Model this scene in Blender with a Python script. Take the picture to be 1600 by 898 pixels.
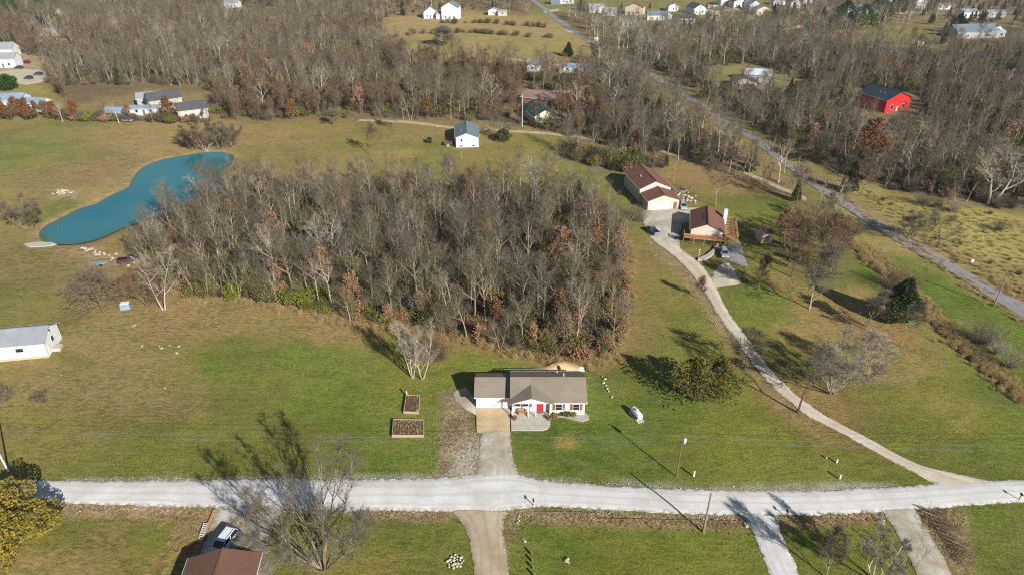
import bpy, math, random
import numpy as np
from mathutils import Vector, Matrix
for o in list(bpy.data.objects): bpy.data.objects.remove(o)
S = bpy.context.scene
COL = S.collection
PI = math.pi
rng = random.Random(7)
# ---------------------------------------------------------------- camera, sky, sun, exposure
CAM_H = 80.0; PITCH = 30.0
cam = bpy.data.cameras.new("camera"); cam.sensor_width = 36.0; cam.lens = 24.0
cam.clip_start = 1.0; cam.clip_end = 8000.0
co = bpy.data.objects.new("camera", cam); COL.objects.link(co)
co.location = (0, 0, CAM_H); co.rotation_euler = (math.radians(90 - PITCH), 0, 0)
S.camera = co
SUN_EL = 28.5
SUNV = Vector((0.60 * math.cos(math.radians(SUN_EL)), -0.80 * math.cos(math.radians(SUN_EL)), math.sin(math.radians(SUN_EL))))
w = bpy.data.worlds.new("World"); S.world = w; w.use_nodes = True
nt = w.node_tree; nt.nodes.clear()
sky = nt.nodes.new("ShaderNodeTexSky"); sky.sky_type = 'NISHITA'; sky.sun_disc = False
sky.sun_elevation = math.radians(SUN_EL); sky.sun_rotation = math.atan2(SUNV.x, SUNV.y)
sky.air_density = 1.0; sky.dust_density = 0.6; sky.ozone_density = 1.4
bg = nt.nodes.new("ShaderNodeBackground"); bg.inputs[1].default_value = 0.052
wo = nt.nodes.new("ShaderNodeOutputWorld")
nt.links.new(sky.outputs[0], bg.inputs[0]); nt.links.new(bg.outputs[0], wo.inputs[0])
sl = bpy.data.lights.new("sun", 'SUN'); sl.energy = 5.0; sl.angle = math.radians(0.5); sl.color = (1.0, 0.965, 0.905)
so = bpy.data.objects.new("sun", sl); COL.objects.link(so)
so.rotation_euler = SUNV.to_track_quat('Z', 'Y').to_euler(); so.location = SUNV * 300
S.view_settings.view_transform = 'Standard'; S.view_settings.look = 'None'
S.view_settings.exposure = 0.68; S.view_settings.gamma = 1.0
S.render.film_transparent = False
S.cycles.max_bounces = 5; S.cycles.diffuse_bounces = 2; S.cycles.glossy_bounces = 2
S.cycles.transparent_max_bounces = 8; S.cycles.use_denoising = False
S.cycles.pixel_filter_type = 'BLACKMAN_HARRIS'; S.cycles.filter_width = 1.2
# ---------------------------------------------------------------- helpers
FP = 1066.67; SN = math.sin(math.radians(PITCH)); CS = math.cos(math.radians(PITCH))
def P(px, py, h=0.0):
    u = (px - 800) / FP; v = (py - 449) / FP; z = (CAM_H - h) / (SN + v * CS)
    return (u * z, z * (CS - v * SN))
def HT(y0, y1):
    v0 = (y0 - 449) / FP; v1 = (y1 - 449) / FP; z0 = CAM_H / (SN + v0 * CS)
    return z0 * (v0 - v1) / (CS - v1 * SN)
def PP(l): return [P(*a) for a in l]
KA = 1.22
def lin(c):
    c = c / 255.0
    return c / 12.92 if c <= 0.04045 else ((c + 0.055) / 1.055) ** 2.4
def A(r, g, b, k=None):
    k = k or KA
    return tuple(min(0.85, lin(x) / k) for x in (r, g, b))
def tag(o, label=None, cat=None, group=None, kind=None):
    if label: o['label'] = label
    if cat: o['category'] = cat
    if group: o['group'] = group
    if kind: o['kind'] = kind
    return o
def empty(name, loc, rz=0.0, label=None, cat=None, group=None):
    o = bpy.data.objects.new(name, None); COL.objects.link(o); o.empty_display_size = 0.5
    o.location = (loc[0], loc[1], loc[2] if len(loc) > 2 else 0.0); o.rotation_euler = (0, 0, rz)
    return tag(o, label, cat, group)
class MB:
    def __init__(s): s.v = []; s.f = []; s.m = []
    def add(s, vs, fs, m=0):
        n = len(s.v); s.v += [tuple(a) for a in vs]; s.f += [tuple(i + n for i in f) for f in fs]; s.m += [m] * len(fs)
        return s
    def box(s, c, d, rz=0.0, m=0, tx=0.0):
        x, y, z = (a / 2 for a in d)
        p = [(-x, -y, -z), (x, -y, -z), (x, y, -z), (-x, y, -z), (-x, -y, z), (x, -y, z), (x, y, z), (-x, y, z)]
        ca, sa = math.cos(rz), math.sin(rz)
        if tx: p = [(a, b * math.cos(tx) - e * math.sin(tx), b * math.sin(tx) + e * math.cos(tx)) for a, b, e in p]
        p = [(c[0] + a * ca - b * sa, c[1] + a * sa + b * ca, c[2] + e) for a, b, e in p]
        return s.add(p, [(0, 3, 2, 1), (4, 5, 6, 7), (0, 1, 5, 4), (1, 2, 6, 5), (2, 3, 7, 6), (3, 0, 4, 7)], m)
    def tube(s, pts, rad, n=6, m=0, cap=True):
        vs = []; fs = []
        k = len(pts)
        for i, p in enumerate(pts):
            p = Vector(p)
            d = (Vector(pts[min(i + 1, k - 1)]) - Vector(pts[max(i - 1, 0)]))
            d = d.normalized() if d.length > 1e-6 else Vector((0, 0, 1))
            a = d.cross(Vector((0.13, 0.21, 1)) if abs(d.z) < 0.95 else Vector((1, 0.1, 0))).normalized(); b = d.cross(a)
            r = rad[i] if isinstance(rad, (list, tuple)) else rad
            for j in range(n):
                t = 2 * PI * j / n; vs.append(p + a * (math.cos(t) * r) + b * (math.sin(t) * r))
        for i in range(k - 1):
            for j in range(n):
                fs.append((i * n + j, i * n + (j + 1) % n, (i + 1) * n + (j + 1) % n, (i + 1) * n + j))
        if cap: fs.append(tuple(range(n - 1, -1, -1))); fs.append(tuple((k - 1) * n + j for j in range(n)))
        return s.add(vs, fs, m)
    def prism(s, poly, z0, z1, m=0):
        n = len(poly)
        vs = [(x, y, z0) for x, y in poly] + [(x, y, z1) for x, y in poly]
        fs = [tuple(range(n - 1, -1, -1)), tuple(range(n, 2 * n))] + [(i, (i + 1) % n, n + (i + 1) % n, n + i) for i in range(n)]
        return s.add(vs, fs, m)
    def extr(s, prof, y0, y1, m=0):      # profile in x,z extruded along y
        n = len(prof)
        vs = [(x, y0, z) for x, z in prof] + [(x, y1, z) for x, z in prof]
        fs = [tuple(range(n)), tuple(range(2 * n - 1, n - 1, -1))] + [(i, n + i, n + (i + 1) % n, (i + 1) % n) for i in range(n)]
        return s.add(vs, fs, m)
    def lathe(s, prof, c=(0, 0, 0), n=12, m=0):
        vs = []; fs = []
        for r, z in prof:
            for j in range(n): vs.append((c[0] + r * math.cos(2 * PI * j / n), c[1] + r * math.sin(2 * PI * j / n), c[2] + z))
        for i in range(len(prof) - 1):
            for j in range(n): fs.append((i * n + j, i * n + (j + 1) % n, (i + 1) * n + (j + 1) % n, (i + 1) * n + j))
        fs.append(tuple(range(n - 1, -1, -1))); fs.append(tuple((len(prof) - 1) * n + j for j in range(n)))
        return s.add(vs, fs, m)
    def mesh(s, name, mats, smooth=False):
        me = bpy.data.meshes.new(name); me.from_pydata(s.v, [], s.f)
        for q in (mats if isinstance(mats, (list, tuple)) else [mats]): me.materials.append(q)
        if any(s.m): me.polygons.foreach_set('material_index', s.m)
        if smooth: me.polygons.foreach_set('use_smooth', [True] * len(s.f))
        me.update(); return me
    def build(s, name, mats, parent=None, smooth=False, loc=None, rz=0):
        o = bpy.data.objects.new(name, s.mesh(name, mats, smooth)); COL.objects.link(o)
        if parent is not None: o.parent = parent
        if loc: o.location = loc
        if rz: o.rotation_euler = (0, 0, rz)
        return o
def copy_tree(o, parent=None):
    c = o.copy(); COL.objects.link(c)
    if parent is not None: c.parent = parent
    for ch in list(o.children): copy_tree(ch, c)
    return c
# ---------------------------------------------------------------- materials
class N:
    def __init__(s, name):
        s.m = bpy.data.materials.new(name); s.m.use_nodes = True; s.t = s.m.node_tree; s.t.nodes.clear()
        s.out = s.n("ShaderNodeOutputMaterial"); s.b = s.n("ShaderNodeBsdfPrincipled"); s.l(s.b.outputs[0], s.out.inputs[0])
    def n(s, k, **kw):
        x = s.t.nodes.new(k)
        for a, b in kw.items(): setattr(x, a, b)
        return x
    def l(s, a, b): s.t.links.new(a, b)
    def noise(s, scale, co=None, detail=4, rough=0.55, dist=0.0):
        x = s.n("ShaderNodeTexNoise"); x.inputs['Scale'].default_value = scale; x.inputs['Detail'].default_value = detail
        x.inputs['Roughness'].default_value = rough; x.inputs['Distortion'].default_value = dist
        s.l(co or s.obj(), x.inputs['Vector']); return x.outputs[0]
    def obj(s):
        if not hasattr(s, '_o'): s._o = s.n("ShaderNodeTexCoord").outputs['Object']
        return s._o
    def geo(s):
        if not hasattr(s, '_g'): s._g = s.n("ShaderNodeNewGeometry").outputs['Position']
        return s._g
    def mapping(s, sc, rot=(0, 0, 0), co=None):
        x = s.n("ShaderNodeMapping"); x.inputs['Scale'].default_value = sc; x.inputs['Rotation'].default_value = rot
        s.l(co or s.obj(), x.inputs['Vector']); return x.outputs[0]
    def ramp(s, fac, pts):
        x = s.n("ShaderNodeValToRGB"); e = x.color_ramp.elements
        while len(e) < len(pts): e.new(0.5)
        for el, (p, c) in zip(e, pts):
            el.position = p; el.color = (c, c, c, 1) if isinstance(c, (int, float)) else (*c, 1)
        s.l(fac, x.inputs[0]); return x.outputs[0]
    def mix(s, fac, a, b, mode='MIX'):
        x = s.n("ShaderNodeMix", data_type='RGBA', blend_type=mode)
        for i, q in ((0, fac), (6, a), (7, b)):
            if isinstance(q, (int, float)): x.inputs[i].default_value = q if i == 0 else (q, q, q, 1)
            elif isinstance(q, tuple): x.inputs[i].default_value = (*q[:3], 1)
            else: s.l(q, x.inputs[i])
        return x.outputs[2]
    def math(s, op, a, b=0.0):
        x = s.n("ShaderNodeMath", operation=op)
        for i, q in ((0, a), (1, b)):
            if isinstance(q, (int, float)): x.inputs[i].default_value = q
            else: s.l(q, x.inputs[i])
        return x.outputs[0]
    def attr(s, name, out='Color'):
        return s.n("ShaderNodeAttribute", attribute_name=name).outputs[out]
    def col(s, c):
        if isinstance(c, tuple): s.b.inputs['Base Color'].default_value = (*c, 1)
        else: s.l(c, s.b.inputs['Base Color'])
    def bump(s, h, strength=0.4, dist=0.05):
        x = s.n("ShaderNodeBump"); x.inputs['Strength'].default_value = strength; x.inputs['Distance'].default_value = dist
        s.l(h, x.inputs['Height']); s.l(x.outputs[0], s.b.inputs['Normal'])
    def done(s, rough=0.85, spec=0.25, metal=0.0):
        s.b.inputs['Roughness'].default_value = rough; s.b.inputs['Specular IOR Level'].default_value = spec
        s.b.inputs['Metallic'].default_value = metal; return s.m
_mc = {}
def plain(name, c, rough=0.8, vary=0.18, scale=3.0, spec=0.25, metal=0.0, bump=0.0, rnd=0.0, streak=False):
    if name in _mc: return _mc[name]
    x = N(name)
    cov = x.mapping((1, 1, 0.15)) if streak else None
    f = x.ramp(x.noise(scale, cov), [(0.3, 1 - vary), (0.7, 1 + vary * 0.5)])
    c2 = x.mix(1.0, c, f, 'MULTIPLY')
    if rnd:
        oi = x.n("ShaderNodeObjectInfo").outputs['Random']
        c2 = x.mix(1.0, c2, x.ramp(oi, [(0.0, 1 - rnd), (1.0, 1 + rnd)]), 'MULTIPLY')
    x.col(c2)
    if bump: x.bump(x.noise(scale * 4), bump, 0.03)
    _mc[name] = x.done(rough, spec, metal); return _mc[name]
# ---------------------------------------------------------------- areas (pixel anchors of the photograph turned into ground points)
WOOD = [(238,440),(300,466),(380,470),(470,483),(540,503),(640,512),(700,527),(800,548),(880,560),(945,564),(968,540),(980,470),(980,400),(968,350),(930,312),(850,302),(700,300),(550,300),(430,305),(372,300),(330,326),(285,350),(245,376),(222,402)]
FARW = [(-400,-8),(0,-6),(430,4),(570,8),(605,33),(588,58),(640,93),(790,108),(905,98),(950,92),(1005,133),(1090,190),(1150,240),(1150,258),(1080,255),(1040,246),(960,236),(900,216),(850,203),(760,190),(640,188),(520,184),(440,188),(380,193),(335,180),(325,146),(230,138),(165,156),(105,162),(75,130),(80,95),(0,76),(-400,70)]
MIDW = [(872,228),(960,243),(1042,252),(1046,262),(985,272),(935,262),(880,246)]
RGTW = [(975,75),(1035,45),(1105,36),(1215,36),(1290,52),(1340,75),(1500,92),(1640,66),(1980,60),(1980,330),(1600,332),(1500,316),(1400,298),(1330,280),(1270,252),(1200,210),(1110,160),(1030,110)]
POND = [(61,370),(62,362),(72,352),(95,340),(125,325),(150,318),(172,305),(200,292),(207,278),(222,262),(250,250),(290,242),(330,237),(355,239),(366,245),(362,256),(345,270),(350,290),(320,305),(290,318),(262,334),(232,342),(200,353),(175,364),(150,374),(118,381),(85,381),(70,377)]
EXCL = [  # clearings inside the woods
 [(590,62),(598,40),(700,31),(870,47),(918,74),(905,92),(780,94),(640,80)],
 [(1095,106),(1180,100),(1265,128),(1240,142),(1120,146)],
 [(1325,140),(1440,145),(1440,196),(1345,198)],
 [(1350,40),(1470,40),(1470,75),(1330,66)],
 [(1490,38),(1580,38),(1585,72),(1490,75)],
 [(804,140),(868,142),(874,186),(808,184)],
 [(55,45),(100,45),(100,62),(55,62)],
 [(100,135),(330,135),(326,176),(110,176)],
 [(815,96),(925,96),(925,122),(815,118)],
 [(340,14),(440,14),(440,32),(330,32)],
]
def inpoly(x, y, poly):
    x = np.asarray(x, float); y = np.asarray(y, float); r = np.zeros(x.shape, bool); n = len(poly)
    for i in range(n):
        x1, y1 = poly[i]; x2, y2 = poly[(i + 1) % n]
        if y1 == y2: continue
        c = ((y1 > y) != (y2 > y)) & (x < (x2 - x1) * (y - y1) / (y2 - y1) + x1)
        r ^= c
    return r
def sdist(x, y, poly):
    x = np.asarray(x, float); y = np.asarray(y, float); d = np.full(x.shape, 1e9); n = len(poly)
    for i in range(n):
        x1, y1 = poly[i]; x2, y2 = poly[(i + 1) % n]; dx, dy = x2 - x1, y2 - y1
        t = np.clip(((x - x1) * dx + (y - y1) * dy) / (dx * dx + dy * dy + 1e-9), 0, 1)
        d = np.minimum(d, np.hypot(x - x1 - t * dx, y - y1 - t * dy))
    return np.where(inpoly(x, y, poly), -d, d)
def vnoise(x, y, sc, seed=0):
    r = np.random.RandomState(seed + 11); T = r.rand(64, 64)
    x = np.asarray(x) / sc + 1000; y = np.asarray(y) / sc + 1000
    xi = np.floor(x).astype(int); yi = np.floor(y).astype(int); fx = x - xi; fy = y - yi
    fx = fx * fx * (3 - 2 * fx); fy = fy * fy * (3 - 2 * fy)
    g = lambda a, b: T[a % 64, b % 64]
    return (g(xi, yi) * (1 - fx) + g(xi + 1, yi) * fx) * (1 - fy) + (g(xi, yi + 1) * (1 - fx) + g(xi + 1, yi + 1) * fx) * fy
TOPW = [(330,-22),(835,-22),(845,10),(815,26),(740,16),(640,24),(560,32),(540,10),(330,4)]
RTOP = [(1225,-22),(1900,-22),(1900,70),(1640,70),(1500,94),(1340,77),(1290,54),(1215,38),(1200,14)]
RIVW = [(1130,215),(1165,228),(1225,268),(1262,296),(1300,330),(1322,362),(1295,356),(1262,334),(1215,306),(1165,286),(1100,268),(1090,240)]
CLMP = [(1222,352),(1300,366),(1322,402),(1300,436),(1246,436),(1214,396)]
LANW = [(1040,244),(1110,250),(1170,268),(1195,276),(1180,286),(1120,270),(1060,262)]
PLANE_ = [(866,24),(905,20),(925,34),(965,40),(1003,50),(1010,72),(1060,56),(1050,100),(1000,104),(950,76),(905,50)]
SUBD = [(860,-20),(1230,-20),(1215,40),(1100,38),(1030,46),(960,44),(925,34)]
W_TOPW, W_RTOP, W_PLANE, W_SUBD, W_RIVW, W_CLMP, W_LANW = map(PP, (TOPW, RTOP, PLANE_, SUBD, RIVW, CLMP, LANW))
W_WOOD, W_FARW, W_MIDW, W_RGTW, W_POND = map(PP, (WOOD, FARW, MIDW, RGTW, POND)); W_EXCL = [PP(e) for e in EXCL]
# ---------------------------------------------------------------- ground
CP = """50,205,112,116,60 20,240,105,120,55 200,215,142,118,76 130,245,112,114,60 150,260,127,103,72 230,225,146,122,80 60,300,127,114,64 20,330,120,106,62 100,320,106,116,56 150,305,140,126,80
40,400,110,102,60 80,430,106,102,56 20,450,98,102,50 150,385,122,98,66 200,440,116,102,62 60,470,110,112,56 250,500,130,107,68 150,530,126,112,66 350,500,126,107,63 400,520,116,107,58 100,560,106,106,52
200,590,118,107,62 50,600,120,109,62 300,580,110,109,53 250,620,115,107,60 350,560,90,108,40 450,545,92,111,42 500,570,92,111,42 400,620,96,106,44 550,600,93,113,40 620,560,110,118,46 500,650,86,109,34
450,700,95,106,42 300,700,96,106,42 150,690,106,107,50 60,680,112,112,52 200,730,96,106,42 350,735,92,104,38 580,720,88,108,37 650,700,90,110,38 670,650,96,112,42 520,500,130,107,66 720,560,100,115,43 680,545,110,111,48
940,600,86,106,40 900,700,72,97,31 850,720,86,106,33 1000,620,81,106,33 950,680,76,101,31 1000,730,83,103,33 1100,700,96,111,39 1200,700,101,112,39 1250,740,96,106,39 1150,650,96,109,37 1050,650,81,103,33
1350,740,89,101,35 980,560,96,106,43 1000,500,118,112,54 960,540,118,109,54 1000,400,114,107,52 990,350,106,112,46 1040,440,109,109,49 1080,500,101,109,46 1050,540,101,111,46 930,270,106,113,51 870,250,113,116,56
600,240,125,119,63 560,215,116,116,56 450,215,136,107,69 430,235,116,109,59 500,200,121,113,59 680,235,111,116,53 650,210,121,111,61 780,235,119,113,56 850,230,116,118,51 1150,320,100,112,46 1180,310,96,111,43
1250,330,86,109,39 1130,300,116,106,56 1100,270,126,102,59 1300,400,91,111,39 1280,480,126,109,56 1250,520,129,113,59 1200,500,96,109,41 1180,480,89,109,37 1330,510,126,104,60 1400,520,118,104,57 1440,530,116,116,56
1400,580,126,113,61 1300,570,111,106,51 1250,560,96,106,43 1380,620,101,106,43 1300,640,112,98,45 1270,660,112,96,45 1400,660,89,101,35 1500,640,111,113,46 1450,600,106,113,43 1550,660,91,109,36 1550,720,86,106,35
1450,720,91,105,37 1350,680,96,97,39 1500,560,101,113,41 1570,600,76,98,32 1400,420,91,113,39 1450,450,79,106,31 1500,480,83,106,35 1560,520,86,111,36 1400,340,150,150,80 1480,350,148,152,80 1550,380,150,148,80
1580,430,142,130,78 1420,320,132,132,68 1450,385,140,128,78 150,840,106,102,47 100,870,116,100,52 230,830,101,109,43 250,880,109,100,47 120,815,101,106,43 600,840,96,106,39 560,870,99,102,41 660,830,86,103,36 620,880,101,100,43
680,870,86,100,36 850,830,86,106,33 950,860,96,109,33 1050,840,93,109,35 1100,880,99,109,37 1150,870,91,106,35 1250,830,93,109,35 1330,840,96,109,39 1520,820,86,106,35 1560,850,96,109,43 1580,890,91,106,39
700,70,133,131,74 850,75,147,137,82 750,48,168,138,92 650,45,172,142,96 620,60,128,124,72 520,15,152,127,87 900,10,112,120,62 1000,25,116,119,66 1150,5,120,120,62 1130,15,112,112,60 1400,45,126,136,62 1380,60,120,123,66
1380,10,150,131,87 1210,120,126,126,62 30,145,130,136,66 60,100,150,135,100 10,125,128,132,66 50,185,118,116,62 400,110,106,92,74 900,160,110,94,74 1500,200,98,88,70 300,40,106,92,74 1250,90,100,88,70"""
CP = [tuple(float(a) for a in t.split(',')) for t in CP.split()]
cpw = np.array([P(a, b) for a, b, *_ in CP]); cpc = np.array([[lin(r) / KA, lin(g) / KA, lin(b) / KA] for _, _, r, g, b in CP])
def axis(segs):
    out = [segs[0][0]]
    for a, b, st in segs:
        n = max(1, round((b - a) / st)); out += [a + (b - a) * (i + 1) / n for i in range(n)]
    return np.array(out)
gy = axis([(-400, 40, 60), (40, 130, 1.0), (130, 250, 1.6), (250, 480, 3.2), (480, 700, 6), (700, 4000, 300)])
gx = axis([(-4000, -500, 350), (-500, -200, 6), (-200, 200, 1.6), (200, 500, 6), (500, 4000, 350)])
GX, GY = np.meshgrid(gx, gy); X = GX.ravel(); Y = GY.ravel()
def idw(X, Y):
    cov = np.zeros((len(X), 3))
    # distances are shrunk with depth so that far control points reach as far as they look
    for i in range(0, len(X), 20000):
        x = X[i:i + 20000, None]; y = Y[i:i + 20000, None]
        d2 = ((x - cpw[:, 0]) ** 2 + (y - cpw[:, 1]) ** 2) / (0.02 * cpw[:, 1][None, :] ** 1.5 + 1)
        wgt = 1 / (d2 + 0.05) ** 2.2
        cov[i:i + 20000] = (wgt @ cpc) / wgt.sum(1, keepdims=True)
    return cov
jx = (vnoise(X, Y, 9, 1) - .5) * 7 + (vnoise(X, Y, 3, 2) - .5) * 2; jy = (vnoise(X, Y, 9, 3) - .5) * 7 + (vnoise(X, Y, 3, 4) - .5) * 2
cov = idw(X + jx, Y + jy)
dryness = np.clip((cov[:, 0] / cov[:, 1] - 0.86) / 0.5, 0, 1)
dryc = np.array([lin(150) / KA, lin(122) / KA, lin(82) / KA])
nz = vnoise(X, Y, 6, 5) * .45 + vnoise(X, Y, 2.2, 6) * .35 + vnoise(X, Y, 17, 7) * .4
litter = np.zeros(len(X)); earth = np.zeros(len(X))
def over(poly, color, soft=1.5, amt=1.0, wob=2.0, grow=0.0, lit=0.0, ear=0.0):
    global cov, litter, earth
    pw = PP(poly) if isinstance(poly[0][0], int) else poly
    d = sdist(X, Y, pw) + (nz - .6) * wob * 2 - grow
    a = (np.clip(0.5 - d / (2 * soft), 0, 1) * amt)
    if color is not None: cov = cov * (1 - a[:, None]) + np.array([lin(c) / KA for c in color])[None] * a[:, None]
    litter = np.maximum(litter, a * lit); earth = np.maximum(earth, a * ear)
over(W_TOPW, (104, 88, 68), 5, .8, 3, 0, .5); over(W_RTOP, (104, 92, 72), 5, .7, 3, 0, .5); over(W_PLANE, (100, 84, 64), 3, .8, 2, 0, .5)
over(W_RIVW, (122,102,72), 3, .6, 2, 0, .6, .3); over(W_CLMP, (118,104,66), 3, .6, 2, 0, .6)
WL = [W_WOOD, W_FARW, W_MIDW, W_RGTW, W_POND]
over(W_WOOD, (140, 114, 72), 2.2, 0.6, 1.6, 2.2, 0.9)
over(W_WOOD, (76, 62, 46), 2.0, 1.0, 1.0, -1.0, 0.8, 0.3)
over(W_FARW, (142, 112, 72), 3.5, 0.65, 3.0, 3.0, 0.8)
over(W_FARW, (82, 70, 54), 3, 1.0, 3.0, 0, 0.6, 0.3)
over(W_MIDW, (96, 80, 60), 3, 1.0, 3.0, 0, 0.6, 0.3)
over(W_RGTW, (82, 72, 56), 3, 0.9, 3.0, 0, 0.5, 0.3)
over([(90,744),(400,741),(690,740),(742,733),(800,730),(850,742),(1100,757),(1400,752),(1400,768),(1100,772),(850,755),(745,748),(90,757)], (152,162,146), .5, .55, 1.2, -.3, 0, .7)
over([(90,782),(400,788),(690,792),(850,788),(1100,797),(1400,793),(1400,803),(1100,808),(850,798),(690,804),(400,799),(90,792)], (152,160,142), .5, .55, 1.2, -.3, 0, .7)
for e in EXCL[:1]: over(e, (140, 132, 76), 3, 0.9)
over([(590,56),(598,40),(700,31),(870,47),(880,58),(820,52),(700,48),(640,52)], (160, 138, 92), 3, .95)
over([(640,50),(660,50),(690,52),(685,58),(650,57)], (160,130,84), 3, .8)
for e in (EXCL[1], EXCL[3]): over(e, (122, 128, 62), 4, 0.9)
over(EXCL[2], (120, 100, 66), 4, 0.8)
over(W_POND, (140, 118, 80), 1.2, 0.9, 1.0, 2.2, 0, .5)
over([(690,612),(705,610),(716,625),(742,640),(745,676),(762,690),(760,735),(742,742),(688,738),(684,700),(690,650)], (128,114,86), 0.8, 0.9, 1.6, 0, 0, .8)
over([(712,684),(735,680),(766,684),(766,740),(700,742),(704,715)], (154,158,140), .8, .75, 1.6, 0, 0, 1)
over([(90,786),(335,793),(331,813),(240,808),(100,806)], (160,138,104), 0.7, 0.9, 0.8, 0, .3, 1)
over([(286,805),(333,800),(318,838),(300,862),(278,855)], (150,124,84), 0.7, 0.9, 0.8, 0, .6, 1)
over([(555,795),(700,800),(712,806),(690,812),(560,806)], (140,112,84), 0.7, 0.85, 0.6, 0, .3, 1)
over([(810,795),(1000,802),(1165,808),(1160,824),(1000,820),(860,818),(806,806)], (134,112,84), 0.7, 0.9, 0.6, 0, .3, 1)
over([(1215,812),(1300,806),(1386,799),(1384,812),(1300,818),(1222,822)], (140,114,84), 0.7, 0.85, 0.6, 0, .3, 1)
over([(790,800),(812,800),(806,822),(790,870),(792,898),(770,898)], (132,112,84), 0.5, 0.7, 0.6, 0, .3, 1)
over([(1430,796),(1470,790),(1508,800),(1512,850),(1520,898),(1492,898),(1465,850)], (142,120,86), 0.9, 0.8, 1.0, 0, .4, 1)
over([(1010,372),(1030,380),(1078,425),(1120,480),(1150,530),(1185,580),(1240,640),(1232,645),(1175,590),(1110,492),(1066,430),(1020,385)], (146,122,88), 1.0, 0.7, 1.0, 0, .3, 1)
over([(1130,560),(1170,575),(1240,650),(1330,660),(1300,610),(1240,600),(1190,560)], (118,96,50), 2.5, 0.55, 2.0, 0, 1.0)
over([(1228,655),(1250,605),(1300,612),(1390,640),(1350,680),(1250,668)], None, 3, 1, 2, 0, .9)
over([(940,560),(990,470),(1000,360),(1030,420),(1000,560)], None, 3, 1, 2, 0, .55)
over([(1290,470),(1370,500),(1440,520),(1430,550),(1370,545),(1300,510)], (140,98,60), 2, 0.6, 2, 0, .7)
over([(1040,255),(1110,262),(1190,290),(1180,306),(1110,292),(1060,288)], (134,102,62), 3, 0.7, 3, 0, .6)
over([(1310,355),(1335,372),(1380,405),(1440,462),(1500,520),(1560,580),(1600,620),(1590,620),(1500,545),(1430,480),(1370,420),(1315,375)], (142,122,80), 1.2, 0.85, 1.2, 0, .4, .8)
over([(1185,222),(1300,300),(1400,365),(1500,428),(1600,500),(1600,488),(1520,430),(1420,362),(1310,290),(1200,222)], (128,104,72), 1.5, 0.7, 1.5, 0, .3, .6)
over([(846,574),(905,574),(900,583),(850,583)], (160,128,84), 0.8, .7, .5, 0, 0, 1)
over([(62,372),(150,380),(165,395),(120,400),(70,390)], (150,122,86), 1.2, .7, 1, 0, 0, 1)
over([(120,395),(200,400),(205,412),(130,412)], (150,124,92), 1.2, .7, 1, 0, 0, 1)
over([(80,296),(120,296),(122,312),(80,312)], (160,140,104), 1.2, .7, 1, 0, 0, 1)
over([(585,236),(650,232),(660,245),(600,248)], (156,138,84), 2, .6, 2)
over([(135,305),(195,292),(205,297),(150,318)], (164,146,94), 2, .6, 2)
over([(872,680),(895,676),(905,690),(890,702),(872,695)], (150,132,66), .8, .7, .6)
over([(960,600),(1010,598),(1015,612),(965,616)], (120,118,48), 1.5, .5, 1)
over([(0,70),(70,72),(130,96),(128,122),(60,130),(0,128)], (176,160,126), 3, .8, 2, 0, 0, .8)
over([(150,150),(330,150),(325,188),(150,188)], (130,112,76), 3, .6, 3, 0, .4, .5)
ny_, nx_ = GX.shape
zz = (vnoise(X, Y, 14, 20) - .5) * 0.12 + (vnoise(X, Y, 4, 21) - .5) * 0.05
zz -= 0.12
dp = sdist(X, Y, W_POND); zz = np.where(dp < 1.5, zz - np.clip((1.5 - dp) / 3, 0, 1) * 0.9, zz)
CREEK = [(1300,352),(1330,372),(1372,408),(1420,452),(1470,505),(1520,552),(1570,592),(1640,640)]
cw = PP(CREEK); dc = np.full(len(X), 1e9)
for (x1, y1), (x2, y2) in zip(cw, cw[1:]):
    dx, dy = x2 - x1, y2 - y1; t = np.clip(((X - x1) * dx + (Y - y1) * dy) / (dx * dx + dy * dy), 0, 1)
    dc = np.minimum(dc, np.hypot(X - x1 - t * dx, Y - y1 - t * dy))
zz -= np.clip(1 - dc / 2.6, 0, 1) * 1.1
idx = np.arange(ny_ * nx_).reshape(ny_, nx_)
F_ = np.stack([idx[:-1, :-1], idx[:-1, 1:], idx[1:, 1:], idx[1:, :-1]], -1).reshape(-1, 4)
me = bpy.data.meshes.new("ground"); me.vertices.add(len(X)); me.vertices.foreach_set('co', np.stack([X, Y, zz], 1).ravel())
me.loops.add(F_.size); me.loops.foreach_set('vertex_index', F_.ravel().astype(np.int32))
me.polygons.add(len(F_)); me.polygons.foreach_set('loop_start', np.arange(0, F_.size, 4, dtype=np.int32))
me.polygons.foreach_set('loop_total', np.full(len(F_), 4, np.int32)); me.polygons.foreach_set('use_smooth', np.ones(len(F_), bool)); me.update(calc_edges=True)
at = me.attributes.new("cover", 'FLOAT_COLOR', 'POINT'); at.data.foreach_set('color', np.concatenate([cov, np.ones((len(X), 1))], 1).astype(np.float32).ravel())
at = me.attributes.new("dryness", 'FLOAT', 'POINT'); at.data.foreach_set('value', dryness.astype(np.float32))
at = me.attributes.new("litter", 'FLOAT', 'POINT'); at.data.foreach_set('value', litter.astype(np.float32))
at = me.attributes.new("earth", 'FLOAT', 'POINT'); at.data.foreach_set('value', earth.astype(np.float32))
g = N("grass_and_soil")
cvr = g.attr("cover"); lit_ = g.attr("litter", 'Fac'); ear_ = g.attr("earth", 'Fac')
n_big = g.noise(0.06, detail=3); n_mid = g.noise(0.45, g.mapping((0.7, 1, 1)), 5, .65, .6); n_fin = g.noise(2.6, detail=6, rough=.75); n_vf = g.noise(9.0, detail=3, rough=.8)
n_str = g.noise(0.9, g.mapping((0.28, 1.3, 1), (0, 0, 0.12)), 5, .7, .8)
cvr = g.mix(1.0, cvr, (1.16, 1.02, 1.06), 'MULTIPLY'); n_gr = g.noise(5.0, detail=2, rough=.6)
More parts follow.
